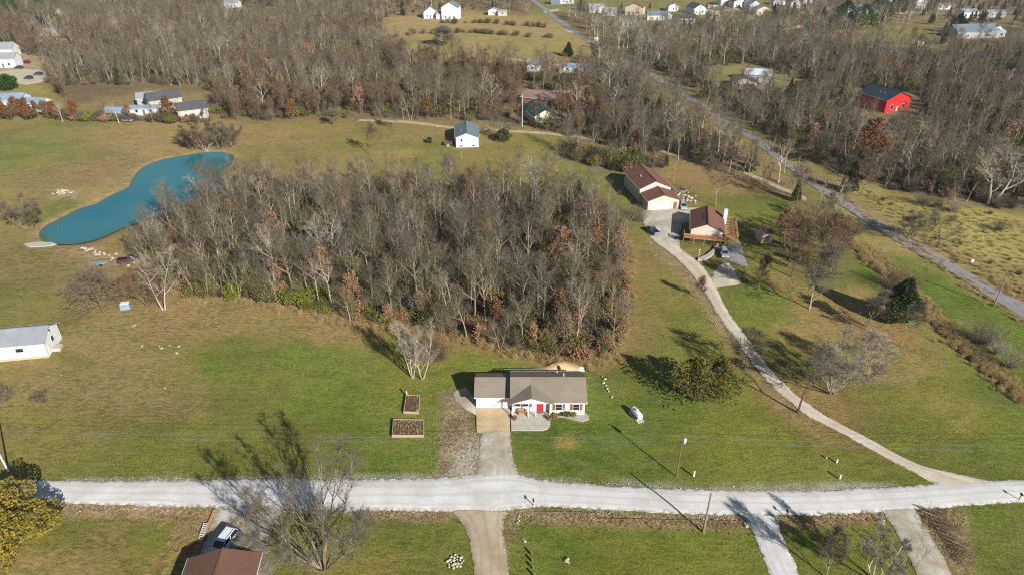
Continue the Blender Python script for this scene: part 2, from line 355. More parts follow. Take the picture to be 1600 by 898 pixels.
dry = g.mix(1.0, cvr, (1.5, 1.42, 1.6), 'MULTIPLY'); lush = g.mix(1.0, cvr, (0.6, 0.64, 0.55), 'MULTIPLY')
a = g.mix(g.ramp(n_mid, [(0.44, 0.0), (0.62, 0.75)]), cvr, dry)
a = g.mix(g.ramp(n_str, [(0.46, 0.0), (0.60, 0.8)]), a, dry)
a = g.mix(g.ramp(n_fin, [(0.36, 0.9), (0.50, 0.0)]), a, lush)
mow = g.n("ShaderNodeMath", operation='SINE'); _sx = g.n("ShaderNodeSeparateXYZ"); g.l(g.obj(), _sx.inputs[0]); g.l(g.math('ADD', g.math('MULTIPLY', _sx.outputs[0], 2.6), g.math('MULTIPLY', g.noise(.05, detail=2), 14.0)), mow.inputs[0])
a = g.mix(g.math('MULTIPLY', g.ramp(mow.outputs[0], [(0.35, 0.0), (0.65, 0.2)]), g.ramp(g.noise(.03, detail=1), [(0.4, 0.0), (0.6, 1.0)])), a, dry)
a = g.mix(g.ramp(n_big, [(0.4, 0.4), (0.55, 0.0)]), a, lush)
a = g.mix(1.0, a, g.ramp(n_vf, [(0.28, 0.45), (0.5, 1.0), (0.72, 1.65)]), 'MULTIPLY')
a = g.mix(1.0, a, g.ramp(n_gr, [(0.35, 0.66), (0.65, 1.36)]), 'MULTIPLY')
dn = g.attr("dryness", 'Fac'); n_p = g.noise(0.22, g.mapping((0.55, 1.2, 1), (0, 0, .1)), 6, .72, .7); n_q = g.noise(1.7, g.mapping((0.45, 1.3, 1), (0, 0, .2)), 5, .75, .5)
a = g.mix(g.math('MULTIPLY', dn, g.ramp(n_p, [(0.40, 0.75), (0.50, 0.0)])), a, A(104, 114, 50))
a = g.mix(g.math('MULTIPLY', g.math('ADD', g.math('MULTIPLY', dn, .75), .2), g.ramp(n_q, [(0.47, 0.0), (0.58, 0.9)])), a, A(172, 154, 104))
a = g.mix(g.math('MULTIPLY', g.math('ADD', g.math('MULTIPLY', dn, .65), .28), g.ramp(n_p, [(0.50, 0.0), (0.60, 0.7)])), a, A(150, 136, 82))
# fallen leaves
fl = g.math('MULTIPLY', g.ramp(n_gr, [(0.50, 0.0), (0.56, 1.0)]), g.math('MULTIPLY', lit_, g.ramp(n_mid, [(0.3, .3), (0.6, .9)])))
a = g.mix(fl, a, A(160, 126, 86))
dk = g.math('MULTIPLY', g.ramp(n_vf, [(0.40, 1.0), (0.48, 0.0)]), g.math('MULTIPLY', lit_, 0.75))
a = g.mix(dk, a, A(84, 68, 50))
# bare earth and stones
ea = g.math('MULTIPLY', ear_, g.ramp(n_gr, [(0.52, 0.0), (0.60, 0.9)])); a = g.mix(ea, a, A(196, 180, 154))
eb = g.math('MULTIPLY', ear_, g.ramp(n_mid, [(0.40, 0.7), (0.52, 0.0)])); a = g.mix(eb, a, A(100, 84, 62))
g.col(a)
g.bump(g.math('ADD', g.math('MULTIPLY', n_fin, 1.0), g.math('MULTIPLY', n_vf, .5)), 0.55, 0.22)
g.done(0.95, 0.1); me.materials.append(g.m)
ground = bpy.data.objects.new("ground", me); COL.objects.link(ground); tag(ground, "wide autumn grassland with green and tan patches", None, None, 'structure')
ground.location.z = 0.0
# ---------------------------------------------------------------- roads, paths and water
def smooth(pts, n):
    pts = [Vector(p) for p in pts]; pts = [2 * pts[0] - pts[1]] + pts + [2 * pts[-1] - pts[-2]]; seg = len(pts) - 3; out = []
    for i in range(n + 1):
        t = i / n * seg; k = min(int(t), seg - 1); f = t - k; a, b, c, d = pts[k:k + 4]
        out.append(0.5 * ((2 * b) + (c - a) * f + (2 * a - 5 * b + 4 * c - d) * f * f + (3 * b - a - 3 * c + d) * f * f * f))
    return out
def strip(name, L, R, mat, z=0.03, jit=0.25, step=0.35, cols=8, kind='structure', label=None, px=True):
    if px: L = PP(L); R = PP(R)
    ln = sum((Vector(a) - Vector(b)).length for a, b in zip(L, L[1:])); n = int(ln / step)
    Ls = smooth(L, n); Rs = smooth(R, n); r = random.Random(hash(name) % 1000 if False else len(name) * 7)
    vs = []; ac = []; jl = jr = 0
    for i, (a, b) in enumerate(zip(Ls, Rs)):
        jl = jl * .5 + r.uniform(-1, 1) * jit * .45; jr = jr * .5 + r.uniform(-1, 1) * jit * .45; wd = (b - a).length
        for c in range(cols + 1):
            t = c / cols; tt = t
            if c == 0: tt = -jl / wd
            if c == cols: tt = 1 + jr / wd
            p = a.lerp(b, tt); vs.append((p.x, p.y, z + 0.05 * math.sin(PI * t) + (0 if 0 < c < cols else -0.10))); ac.append(t)
    m_ = MB(); q = cols + 1
    m_.add(vs, [(i * q + c, i * q + c + 1, (i + 1) * q + c + 1, (i + 1) * q + c) for i in range(n) for c in range(cols)])
    me = m_.mesh(name, mat, True); at = me.attributes.new("across", 'FLOAT', 'POINT'); at.data.foreach_set('value', ac)
    o = bpy.data.objects.new(name, me); COL.objects.link(o); tag(o, label, None, None, kind)
    if me.polygons[0].normal.z < 0: me.flip_normals()
    return o
def gravel(name, c, c2, rut=0.25, stones=0.5, green=0.0):
    x = N(name); ac = x.attr("across", 'Fac')
    nb = x.noise(0.25, detail=4, rough=.6); nf = x.noise(6.0, detail=5, rough=.8); nm = x.noise(1.4, detail=4)
    a = x.mix(x.ramp(nb, [(0.35, 0.0), (0.65, 1.0)]), c, c2)
    ws = x.n("ShaderNodeMath", operation='SINE'); jn = x.math('ADD', x.math('MULTIPLY', ac, 22.0), x.math('MULTIPLY', x.noise(0.12, detail=2), 5.0)); x.l(jn, ws.inputs[0])
    a = x.mix(x.math('MULTIPLY', x.ramp(ws.outputs[0], [(0.3, 0.0), (0.9, 1.0)]), rut), a, (c[0] * .74, c[1] * .69, c[2] * .62))
    a = x.mix(1.0, a, x.ramp(nf, [(0.3, 1 - .45 * stones), (0.5, 1.0), (0.75, 1 + .25 * stones)]), 'MULTIPLY')
    edge = x.math('SUBTRACT', 1.0, x.math('MULTIPLY', x.math('MULTIPLY', ac, x.math('SUBTRACT', 1.0, ac)), 4.0))
    ed = x.math('MULTIPLY', x.ramp(edge, [(0.55, 0.0), (1.0, 1.0)]), x.ramp(nm, [(0.42, 0.0), (0.58, 1.0)]))
    a = x.mix(ed, a, A(138, 120, 92))
    if green:
        cen = x.math('MULTIPLY', x.ramp(edge, [(0.0, 1.0), (0.12, 0.0)]), x.math('MULTIPLY', x.ramp(nm, [(0.4, 0.2), (0.6, 1.0)]), green)); a = x.mix(cen, a, A(120, 108, 78))
    x.col(a); x.bump(nf, 0.35, 0.04); return x.done(0.95, 0.1)
M_white = gravel("white_limestone_gravel", A(226, 225, 222), A(204, 201, 195), .5, .5)
M_drive = gravel("pale_driveway_gravel", A(218, 206, 188), A(200, 186, 164), .3, .6, .25)
M_grey = gravel("grey_driveway_gravel", A(208, 202, 190), A(168, 154, 130), .55, .9)
M_dirt = gravel("tan_dirt_gravel", A(194, 180, 156), A(170, 152, 124), .55, .8)
strip("gravel_road", [(-60,746),(90,750),(250,750),(420,748),(560,748),(680,746),(745,740),(790,737),(850,749),(950,757),(1100,764),(1250,766),(1370,761),(1470,755),(1550,750),(1680,744)],
      [(-60,786),(90,786),(250,790),(420,794),(560,797),(680,798),(745,800),(790,797),(850,791),(950,796),(1100,803),(1250,804),(1370,799),(1470,792),(1550,786),(1680,780)], M_white, .05, .3, label="white gravel road crossing in front of the house")
strip("long_driveway", [(1470,760),(1430,738),(1380,712),(1315,676),(1262,648),(1215,610),(1178,570),(1150,530),(1118,486),(1090,440),(1062,408),(1040,390),(1020,375),(1012,362)],
      [(1555,752),(1490,738),(1430,722),(1350,680),(1290,648),(1240,612),(1200,572),(1170,530),(1140,490),(1120,450),(1100,418),(1080,400),(1064,388),(1058,370)], M_drive, .04, .35, label="pale gravel driveway curving up to the brown roofed houses")
strip("parking_court", [(1012,366),(1004,345),(1000,334),(1012,326)], [(1062,384),(1066,352),(1095,345),(1098,325)], M_grey, .07, .4, cols=14, label="gravel parking court between the brown roofed houses")
strip("gravel_turnaround", [(1108,452),(1112,430),(1126,412)], [(1160,444),(1152,428),(1140,412)], M_drive, .03, .7, label="gravel spur beside the long driveway")
strip("asphalt_lane_beside_deck", [(1140,412),(1136,395),(1138,372),(1142,352)], [(1168,416),(1162,395),(1154,372),(1152,352)], plain("worn_grey_asphalt", A(150,146,144), .9, .35, .6), .04, .2, label="grey lane beside the wooden deck")
strip("house_driveway", [(742,742),(748,710),(752,674)], [(812,742),(800,710),(798,674)], M_grey, .03, .35, label="grey gravel driveway in front of the garage")
strip("side_gravel_patch", [(708,612),(714,628),(728,640)], [(728,604),(745,625),(747,650)], M_grey, .03, .3, label="patch of pale gravel beside the garage")
strip("dirt_driveway", [(704,797),(722,815),(735,850),(742,905)], [(794,799),(786,815),(789,850),(795,905)], M_dirt, .06, .3, label="tan dirt driveway below the gravel road")
strip("lower_gravel_driveway", [(1162,803),(1178,835),(1192,870),(1206,905)], [(1214,806),(1222,835),(1238,870),(1252,905)], M_white, .03, .25, label="pale gravel driveway left of the triangular lawn")
strip("right_gravel_driveway", [(1380,797),(1400,830),(1420,870),(1438,905)], [(1432,795),(1452,830),(1474,870),(1492,905)], M_grey, .03, .25, label="grey gravel driveway right of the triangular lawn")
strip("gravel_parking_pad", [(338,790),(330,815),(318,850),(300,905)], [(445,793),(425,825),(412,860),(418,905)], M_grey, .03, .3, cols=14, label="gravel parking pad beside the brown roof")
strip("field_lane", [(560,186),(640,189),(720,199),(800,203),(860,207),(930,216),(1000,226),(1080,246),(1150,262),(1195,280),(1260,308)], [(560,189),(640,193),(720,203),(800,206.5),(860,211),(930,220),(1000,230),(1080,250),(1150,267),(1195,286),(1260,315)], M_dirt, .03, .3, label="pale farm lane along the wood edge")
M_asph = N("cracked_asphalt"); _ac = M_asph.attr("across", 'Fac')
_a = M_asph.mix(M_asph.ramp(M_asph.noise(0.5, detail=5), [(0.35, 0.0), (0.65, 1.0)]), A(140,134,132), A(158,152,150))
_a = M_asph.mix(1.0, _a, M_asph.ramp(M_asph.noise(5.0, detail=4), [(0.3, .75), (0.7, 1.15)]), 'MULTIPLY')
M_asph.col(_a); M_asph = M_asph.done(.9, .2)
AL = [(1680,545),(1600,497),(1540,460),(1480,422),(1420,388),(1370,358),(1320,325),(1270,292),(1225,258),(1190,232),(1160,210),(1110,180),(1040,135),(985,105),(940,80),(905,58),(875,38),(850,18),(828,0),(815,-12)]
AR = [(1680,518),(1600,473),(1540,440),(1480,405),(1420,371),(1370,342),(1320,312),(1270,280),(1238,256),(1204,230),(1174,208),(1124,178),(1052,133),(997,103),(950,78),(915,56),(884,36),(858,16),(836,0),(822,-12)]
road = strip("asphalt_road", AL, AR, M_asph, .05, .12, 1.0, cols=6, label="grey two lane asphalt road running diagonally on the right")
M_yel = plain("worn_yellow_paint", A(176,160,90), .8, .3, 2); M_wht = plain("worn_white_paint", A(176,174,172), .8, .3, 2)
def lerp2(a, b, t): return (a[0] + (b[0] - a[0]) * t, a[1] + (b[1] - a[1]) * t)
awl, awr = PP(AL), PP(AR)
for nm, t, mt, wd in (("road_centre_line", .5, M_yel, .16), ("road_edge_line", .05, M_wht, .12), ("road_edge_line", .95, M_wht, .12)):
    cl = [lerp2(a, b, t) for a, b in zip(awl, awr)]; L = []; R = []
    for i, p in enumerate(cl):
        d = Vector(cl[min(i + 1, len(cl) - 1)]) - Vector(cl[max(i - 1, 0)]); d.normalize(); nn = Vector((-d.y, d.x)) * wd / 2
        L.append((p[0] - nn.x, p[1] - nn.y)); R.append((p[0] + nn.x, p[1] + nn.y))
    strip(nm, L, R, mt, .14, 0.0, 1.0, 1, px=False, label="painted line on the asphalt road")
def slab(name, pts, mat, z0=-.1, z1=.1, parent=None, px=True, label=None, kind=None):
    if px: pts = PP(pts)
    ar = sum(a[0] * b[1] - b[0] * a[1] for a, b in zip(pts, pts[1:] + pts[:1]))
    if ar < 0: pts = pts[::-1]
    o = MB().prism(pts, z0, z1).build(name, mat, parent); tag(o, label, None, None, kind); return o
# pond
x = N("turquoise_pond_water"); pa = x.geo()
f1 = x.noise(0.03, pa, 3, .5); f2 = x.noise(2.5, pa, 3, .6)
c_ = x.mix(x.ramp(f1, [(0.35, 0.0), (0.7, 1.0)]), A(38, 112, 122, 1.25), A(62, 124, 128, 1.25))
sh = x.attr("shore", 'Fac'); c_ = x.mix(x.ramp(sh, [(0.0, 1.0), (0.5, 0.0)]), c_, A(74, 118, 108, 1.4)); c_ = x.mix(x.ramp(sh, [(0.0, .6), (0.12, 0.0)]), c_, A(96, 96, 78))
x.col(c_); x.bump(f2, .08, .03); mw = x.done(.07, .5)
Lp = smooth([*W_POND, W_POND[0]], 160)[:-1]
# grid fan mesh with distance-to-shore attribute
pgx = np.arange(-132, -90, 1.0); pgy = np.arange(158, 242, 1.0)
pts = [(p.x, p.y) for p in Lp]; pc = np.array(pts)
import mathutils.geometry as mg
inner = []
for k in (0.6, 1.5, 3, 5, 8):
    pass
gxx, gyy = np.meshgrid(pgx, pgy); dd = sdist(gxx.ravel(), gyy.ravel(), pts); keep = dd < -0.6
allp = pts + [(a, b) for a, b, k_ in zip(gxx.ravel(), gyy.ravel(), keep) if k_]
n0 = len(pts)
vv, ee, ff, *_r = mg.delaunay_2d_cdt([Vector(p) for p in allp], [], [list(range(n0))], 1, 1e-5)
pm = MB().add([(p.x, p.y, -0.10) for p in vv], [tuple(f) for f in ff]).mesh("pond", mw, True)
sd = -sdist([p.x for p in vv], [p.y for p in vv], pts); at = pm.attributes.new("shore", 'FLOAT', 'POINT'); at.data.foreach_set('value', np.clip(sd / 6, 0, 1).astype(np.float32))
po = bpy.data.objects.new("pond", pm); COL.objects.link(po); tag(po, "long turquoise pond in the left field", None, None, 'structure')
M_creek = plain("dark_creek_water", A(96, 98, 104), .25, .4, .8, .5)
strip("creek", [(1318,367),(1345,390),(1378,420),(1400,442)], [(1325,364),(1353,387),(1387,415),(1410,438)], M_creek, -.62, .25, .6, 2, label="narrow creek beside the asphalt road")
# ---------------------------------------------------------------- vegetation
def bark(name, c, c2, rnd=.15):
    x = N(name); f = x.noise(1.2, x.mapping((1, 1, .25)), 4, .7)
    a = x.mix(x.ramp(f, [(0.35, 0.0), (0.65, 1.0)]), c, c2); oi = x.n("ShaderNodeObjectInfo").outputs['Random']
    a = x.mix(1.0, a, x.ramp(oi, [(0.0, 1 - rnd), (1.0, 1 + rnd)]), 'MULTIPLY'); x.col(a); return x.done(.95, .1)
def twigm(name, pal, rnd=.2):
    x = N(name); oi = x.n("ShaderNodeObjectInfo").outputs['Random']; k = len(pal)
    a = x.ramp(oi, [((i + .5) / k, c) for i, c in enumerate(pal)])
    a = x.mix(1.0, a, x.ramp(x.noise(.6, detail=2), [(0.3, 1 - rnd), (0.7, 1 + rnd)]), 'MULTIPLY'); x.col(a); return x.done(.95, .08)
def leafm(name, pal, sc=1.1, tr=.25):
    x = N(name); oi = x.n("ShaderNodeObjectInfo").outputs['Random']
    f = x.noise(sc, detail=3, rough=.7); k = len(pal)
    f2 = x.math('ADD', x.math('MULTIPLY', f, 1.5), x.math('SUBTRACT', x.math('MULTIPLY', oi, .3), .4))
    a = x.ramp(f2, [((i + .5) / k, c) for i, c in enumerate(pal)]); x.col(a)
    t = x.n("ShaderNodeBsdfTranslucent"); x.l(a, t.inputs[0]); ms = x.n("ShaderNodeMixShader"); ms.inputs[0].default_value = tr
    x.l(x.b.outputs[0], ms.inputs[1]); x.l(t.outputs[0], ms.inputs[2]); x.l(ms.outputs[0], x.out.inputs[0]); return x.done(.8, .15)
B_pale = bark("pale_grey_bark", A(178,164,140), A(124,108,88), .3); B_brown = bark("grey_brown_bark", A(124,108,92), A(98,84,70))
B_white = bark("white_bark", A(206,196,180), A(170,158,142), .08)
T_wood = twigm("grey_brown_twigs", [A(100,86,72), A(118,106,80), A(94,88,78), A(114,96,80), A(136,126,104), A(86,76,66), A(112,104,88)])
T_grey = twigm("grey_twigs", [A(112,106,90), A(100,92,78), A(126,118,102)]); T_pale = twigm("pale_twigs", [A(168,156,138), A(154,142,126)])
T_sap = twigm("grey_sapling_bark", [A(124,114,94), A(104,94,76), A(138,126,102), A(96,92,70)]); T_rust = twigm("reddish_twigs", [A(122,102,82), A(106,90,72), A(132,108,84)])
L_rust = leafm("russet_leaves", [A(130,94,68), A(166,124,90), A(188,146,112), A(200,166,132)])
L_orange = leafm("orange_brown_leaves", [A(108,74,46), A(138,96,60), A(158,114,74)])
L_cedar = leafm("cedar_needles", [A(46,54,28), A(68,76,36), A(94,98,48), A(108,108,56)], 1.3, .1)
L_conif = leafm("dark_conifer_needles", [A(44,60,28), A(66,84,36), A(92,106,48), A(110,120,60)], 1.2, .15); L_olive = leafm("olive_brown_needles", [A(60,64,30), A(94,96,42), A(118,110,52), A(134,118,70)], .9, .15)
L_oliv2 = leafm("fading_olive_leaves", [A(84,88,44), A(116,116,58), A(142,132,76), A(156,138,96)], 1.0, .3); L_green = leafm("honeysuckle_leaves", [A(82,90,34), A(116,122,44), A(146,148,58), A(164,160,76)], 1.2, .3)
L_yellow = leafm("yellow_green_leaves", [A(84,88,30), A(128,124,46), A(158,146,62), A(176,148,72), A(150,140,56)], .8, .35)
L_pine = leafm("pine_needles", [A(36,58,26), A(58,84,34), A(78,104,44)], .8, .1)
L_dry = leafm("dry_grass_blades", [A(170,144,98), A(196,172,118), A(212,192,142)], 1.5, .3)
def perp(d, r):
    a = Vector((r.gauss(0, 1), r.gauss(0, 1), r.gauss(0, 1))); a -= d * a.dot(d); return a.normalized()
def gen_tree(seed, H=14, r0=.22, stems=1, fork=.35, limbs=11, spread=.55, up=.25, lim=.42, sec=5, ter=4, tw=5, twl=1.0, tww=.022, wig=.12, lean=.05, top=1.0, splay=.0, leaves=0, lsz=.28, ldens=1.0):
    r = random.Random(seed); T = MB(); C = MB(); tips = []
    def path(p, d, L, n, wg, tr):
        pts = [p]; d = d.copy()
        for i in range(n):
            d = (d + Vector((r.gauss(0, wg), r.gauss(0, wg), r.gauss(0, wg) * .6 + tr))).normalized(); pts.append(pts[-1] + d * (L / n))
        return pts
    def at(pts, t):
        k = t * (len(pts) - 1); i = min(int(k), len(pts) - 2); return pts[i].lerp(pts[i + 1], k - i), (pts[i + 1] - pts[i]).normalized()
    def twigs(pts, n, L):
        for _ in range(n):
            p, d = at(pts, r.uniform(.15, 1.0)); q = (d + perp(d, r) * r.uniform(.3, 1.0) + Vector((0, 0, up * .6))).normalized()
            l = L * r.uniform(.5, 1.2); s = perp(q, r) * tww * r.uniform(.7, 1.5); e = p + q * l + perp(q, r) * l * .12
            C.add([p - s, p + s, e], [(0, 1, 2)]); tips.append(p.lerp(e, .7))
    for st in range(stems):
        ang = 2 * PI * st / max(stems, 1) + r.uniform(-.5, .5); sp = splay * r.uniform(.5, 1.3) if stems > 1 else 0
        d = Vector((math.cos(ang) * sp + r.gauss(0, lean), math.sin(ang) * sp + r.gauss(0, lean), 1)).normalized()
        base = Vector((math.cos(ang), math.sin(ang), 0)) * (r0 * 1.1 if stems > 1 else 0); base.z = -.3
        h = H * r.uniform(.82, 1.0) * (1 if stems == 1 else r.uniform(.75, 1.0)); n = 9
        tp = path(base, d, h / max(.6, d.z), n, min(wig * .35, .05), .05 if stems > 1 else .06)
        rr = [max(.012, r0 * (1 if stems == 1 else .72) * (1 - (i / n) * .93) ** 1.05 * (1.25 if i == 0 else 1)) for i in range(n + 1)]
        T.tube(tp, rr, 6, 0, False)
        nl = max(4, limbs // (1 if stems == 1 else 2))
        for k in range(nl):
            t = fork + (1 - fork) * ((k + r.random() * .8) / nl) ** .85 * .95; p, d0 = at(tp, t)
            az = k * 2.4 + r.uniform(-.6, .6); hz = Vector((math.cos(az), math.sin(az), 0)); rel = (t - fork) / (1 - fork)
            d1 = (hz * spread * (1.25 - .5 * rel) + d0 * (.55 + .3 * rel) + Vector((0, 0, up * .6))).normalized()
            L = H * lim * (1 - .62 * rel ** 1.3) * r.uniform(.7, 1.1) * (1 if stems == 1 else .8); rb = r0 * .5 * (1 - .8 * t) + .02
            lp = path(p, d1, L, 6, wig, up * .22); T.tube(lp, [rb * (1 - .88 * i / 6) for i in range(7)], 4, 0, False)
            twigs(lp[3:], tw, twl)
            for j in range(sec):
                tt = .25 + .75 * (j + r.random()) / sec; p2, d2 = at(lp, min(tt, 1)); d3 = (d2 * .8 + perp(d2, r) * r.uniform(.5, .95) + Vector((0, 0, up * .5))).normalized()
                L2 = L * .5 * (1.15 - .55 * tt) * r.uniform(.7, 1.2); r2 = rb * .38
                sp2 = path(p2, d3, L2, 4, wig * 1.2, up * .2); C.tube(sp2, [max(.008, r2 * (1 - .85 * i / 4)) for i in range(5)], 3, 0, False)
                for q in range(ter):
                    t3 = .2 + .8 * (q + r.random()) / ter; p3, d4 = at(sp2, min(t3, 1)); d5 = (d4 * .8 + perp(d4, r) * r.uniform(.5, 1) + Vector((0, 0, up * .4))).normalized()
                    p4 = path(p3, d5, L2 * .5 * r.uniform(.6, 1.2), 2, wig, up * .1); C.tube(p4, [.018, .012, .006], 3, 0, False); twigs(p4, tw, twl)
    Lf = MB()
    if leaves:
        r.shuffle(tips); m = int(len(tips) * ldens)
        for p in tips[:m]:
            for _ in range(leaves):
                c = p + Vector((r.gauss(0, .25), r.gauss(0, .25), r.gauss(0, .25))); a = perp(Vector((0, 0, 1)), r); a = Vector((r.gauss(0, 1), r.gauss(0, 1), r.gauss(0, 1))).normalized(); b = perp(a, r); s = lsz * r.uniform(.5, 1.2)
                Lf.add([c - a * s, c + b * s * .6, c + a * s, c - b * s * .6], [(0, 1, 2, 3)])
    return T, C, Lf
def gen_cedar(seed, H=9, R=2.4, n=1500, cone=1.0, base=.08, sz=.42, lump=.35, open_=0.0, stems=1):
    r = random.Random(seed); T = MB(); C = MB(); T.tube([(0, 0, -.3), (.05, 0, H * .5), (0, .05, H * .93)], [.22, .14, .03], 6, 0, False)
    ph = [(r.uniform(0, 6.28), r.uniform(1.5, 4), r.uniform(.5, 1.6)) for _ in range(5)]
    for _ in range(14):
        t = r.uniform(.15, .85); az = r.uniform(0, 6.28); l = R * (1 - t) ** .6 * .9; z = H * t
        T.tube([(0, 0, z), (math.cos(az) * l, math.sin(az) * l, z + .5)], [.06, .02], 3, 0, False)
    for i in range(n):
        t = base + (1 - base) * r.random() ** (1.25 if cone > .5 else .8); az = r.uniform(0, 6.28)
        rad = R * ((1 - t) ** (.85 * cone + .15 if cone > .5 else .5)) * min(1, (t - base) / .10 + .45) if cone > .5 else R * math.sin(PI * min(.97, max(.03, t * .92 + .12))) ** .7
        lm = 1 + lump * sum(math.sin(k * az + a + t * 9 * b) for a, k, b in ph[:3]) / 2.2
        q = rad * lm * (1 - (r.random() ** 2.2) * (.55 + open_)); z = H * t + r.gauss(0, .12)
        c = Vector((math.cos(az) * q, math.sin(az) * q, z)); out = Vector((math.cos(az), math.sin(az), r.uniform(.1, 1.2))).normalized()
        s = sz * r.uniform(.45, 1.2)
        for _k in range(2):
            d = (out + Vector((r.gauss(0, .5), r.gauss(0, .5), r.gauss(0, .5)))).normalized(); e = perp(d, r) * s * .38
            C.add([c - e, c + e, c + e * .3 + d * s, c - e * .3 + d * s], [(0, 1, 2, 3)])
    return T, C
def gen_bush(seed, R=1.6, H=2.2, n=240, tww=.02, leaf=0, lsz=.2, fan=.5):
    r = random.Random(seed); C = MB(); Lf = MB()
    for i in range(n):
        az = r.uniform(0, 6.28); th = r.uniform(0, 1) ** .7 * fan * 2; d = Vector((math.cos(az) * math.sin(th), math.sin(az) * math.sin(th), math.cos(th)))
        b = Vector((r.gauss(0, R * .22), r.gauss(0, R * .22), -.05)); L = H * r.uniform(.6, 1.05); s = perp(d, r) * tww
        m = b + d * L * .55; d2 = (d + Vector((r.gauss(0, .25), r.gauss(0, .25), .25))).normalized(); e = m + d2 * L * .5
        C.add([b - s, b + s, m + s * .6, m - s * .6], [(0, 1, 2, 3)]); C.add([m - s * .6, m + s * .6, e], [(0, 1, 2)])
        for _ in range(4):
            p = m.lerp(e, r.random()); q = (d2 + perp(d2, r) * r.uniform(.4, 1)).normalized(); s2 = perp(q, r) * tww * .7; C.add([p - s2, p + s2, p + q * L * .28], [(0, 1, 2)])
            for _l in range(leaf):
                c = p + q * r.uniform(0, L * .28); a = Vector((r.gauss(0, 1), r.gauss(0, 1), r.gauss(0, 1))).normalized(); bb = perp(a, r); z = lsz * r.uniform(.5, 1.2)
                Lf.add([c - a * z, c + bb * z * .6, c + a * z, c - bb * z * .6], [(0, 1, 2, 3)])
    return C, Lf
def joined(name, parts):
    me = MB(); mats = []
    for mb, mt in parts:
        if not mb.f: continue
        mats.append(mt); me.add(mb.v, mb.f, len(mats) - 1)
    o = bpy.data.objects.new(name, me.mesh(name, mats)); return o
PROT = {}     # kind -> list of dict(parts=[(partname, mesh)], joint=object)
def proto(kind, root, parts):
    ps = [(pn, mb.mesh(kind + "_" + pn, mt)) for pn, mb, mt in parts if mb.f]
    PROT.setdefault(kind, []).append(dict(name=root, parts=ps, joint=joined(kind, [(mb, mt) for pn, mb, mt in parts])))
def T3(kind, root, t, bm, tm, lm=None):
    ps = [("trunk", t[0], bm), ("crown", t[1], tm)]
    if lm: ps.append(("leaves", t[2], lm))
    proto(kind, root, ps)
for i in range(6): T3("forest", "bare_tree", gen_tree(100 + i, H=15, r0=.23, fork=.34, limbs=11 + i % 3, spread=.55 + .12 * (i % 3), up=.34, lim=.46, sec=6, ter=4, tw=2, twl=1.2, tww=.018, wig=.17), B_pale, T_wood)
for i in range(3): T3("forest", "bare_tree", gen_tree(120 + i, H=13, r0=.17, stems=2 + i % 2, splay=.38, fork=.3, limbs=14, spread=.65, up=.34, lim=.42, sec=5, ter=4, tw=2, twl=1.2, tww=.018, wig=.17), B_pale, T_grey)
for i in range(2): T3("brown", "bare_tree", gen_tree(130 + i, H=14, r0=.18, stems=2, splay=.2, fork=.15, limbs=16, spread=.6, up=.45, lim=.38, sec=6, ter=4, tw=6, twl=.9, tww=.02), B_brown, T_rust)
for i in range(3): T3("pale", "bare_tree", gen_tree(140 + i, H=16, r0=.3, fork=.3, limbs=9, spread=.85, up=.28, lim=.48, sec=5, ter=3, tw=3, twl=1.0, tww=.02, wig=.2), B_white, T_pale)
for i in range(2): T3("rust", "russet_oak", gen_tree(160 + i, H=12, r0=.2, fork=.25, limbs=12, spread=.6, up=.3, lim=.4, sec=5, ter=3, tw=4, twl=.8, leaves=2, lsz=.24, ldens=.75), B_brown, T_rust, L_rust)
for i in range(2): T3("rustlow", "russet_oak", gen_tree(166 + i, H=6.5, r0=.12, fork=.1, limbs=12, spread=.6, up=.3, lim=.42, sec=4, ter=3, tw=4, twl=.7, leaves=2, lsz=.2, ldens=.95), B_brown, T_rust, L_rust)
for i in range(2): T3("orange", "orange_leaved_tree", gen_tree(170 + i, H=9, r0=.16, fork=.15, limbs=14, spread=.6, up=.3, lim=.42, sec=4, ter=3, tw=4, twl=.7, leaves=2, lsz=.3, ldens=.9), B_brown, T_rust, L_orange)
for i in range(3): c = gen_cedar(180 + i, 9, 2.3 + .3 * i, 1500); proto("cedar", "cedar_tree", [("trunk", c[0], B_brown), ("crown", c[1], L_cedar)])
for i in range(2): c = gen_cedar(190 + i, 13, 4.2, 1900, cone=.3, sz=.75, open_=.2); proto("pine", "pine_tree", [("trunk", c[0], B_brown), ("crown", c[1], L_pine)])
for i in range(2): b = gen_bush(200 + i, 1.7, 2.6, 230, .022); proto("bush", "bare_shrub", [("stems", b[0], T_wood)])
for i in range(2): b = gen_bush(206 + i, 2.2, 7.0, 34, .035, fan=.16); proto("poles", "sapling_clump", [("stems", b[0], T_sap)])
b = gen_bush(210, 1.7, 2.4, 120, .02, 3, .17); proto("greenbush", "green_shrub", [("stems", b[0], T_wood), ("leaves", b[1], L_green)])
for i in range(2): b = gen_bush(220 + i, 2.2, 3.6, 90, .022, 2, .2); proto("olivebush", "olive_shrub", [("stems", b[0], T_sap), ("leaves", b[1], L_oliv2)])
b = gen_bush(212, 1.6, 2.2, 120, .02, 3, .17); proto("rustbush", "russet_shrub", [("stems", b[0], T_rust), ("leaves", b[1], L_rust)])
for i in range(2): b = gen_bush(214 + i, .5, .9, 60, .018, 0, fan=.6); proto("tuft", "dry_grass_tuft", [("blades", b[0], L_dry)])
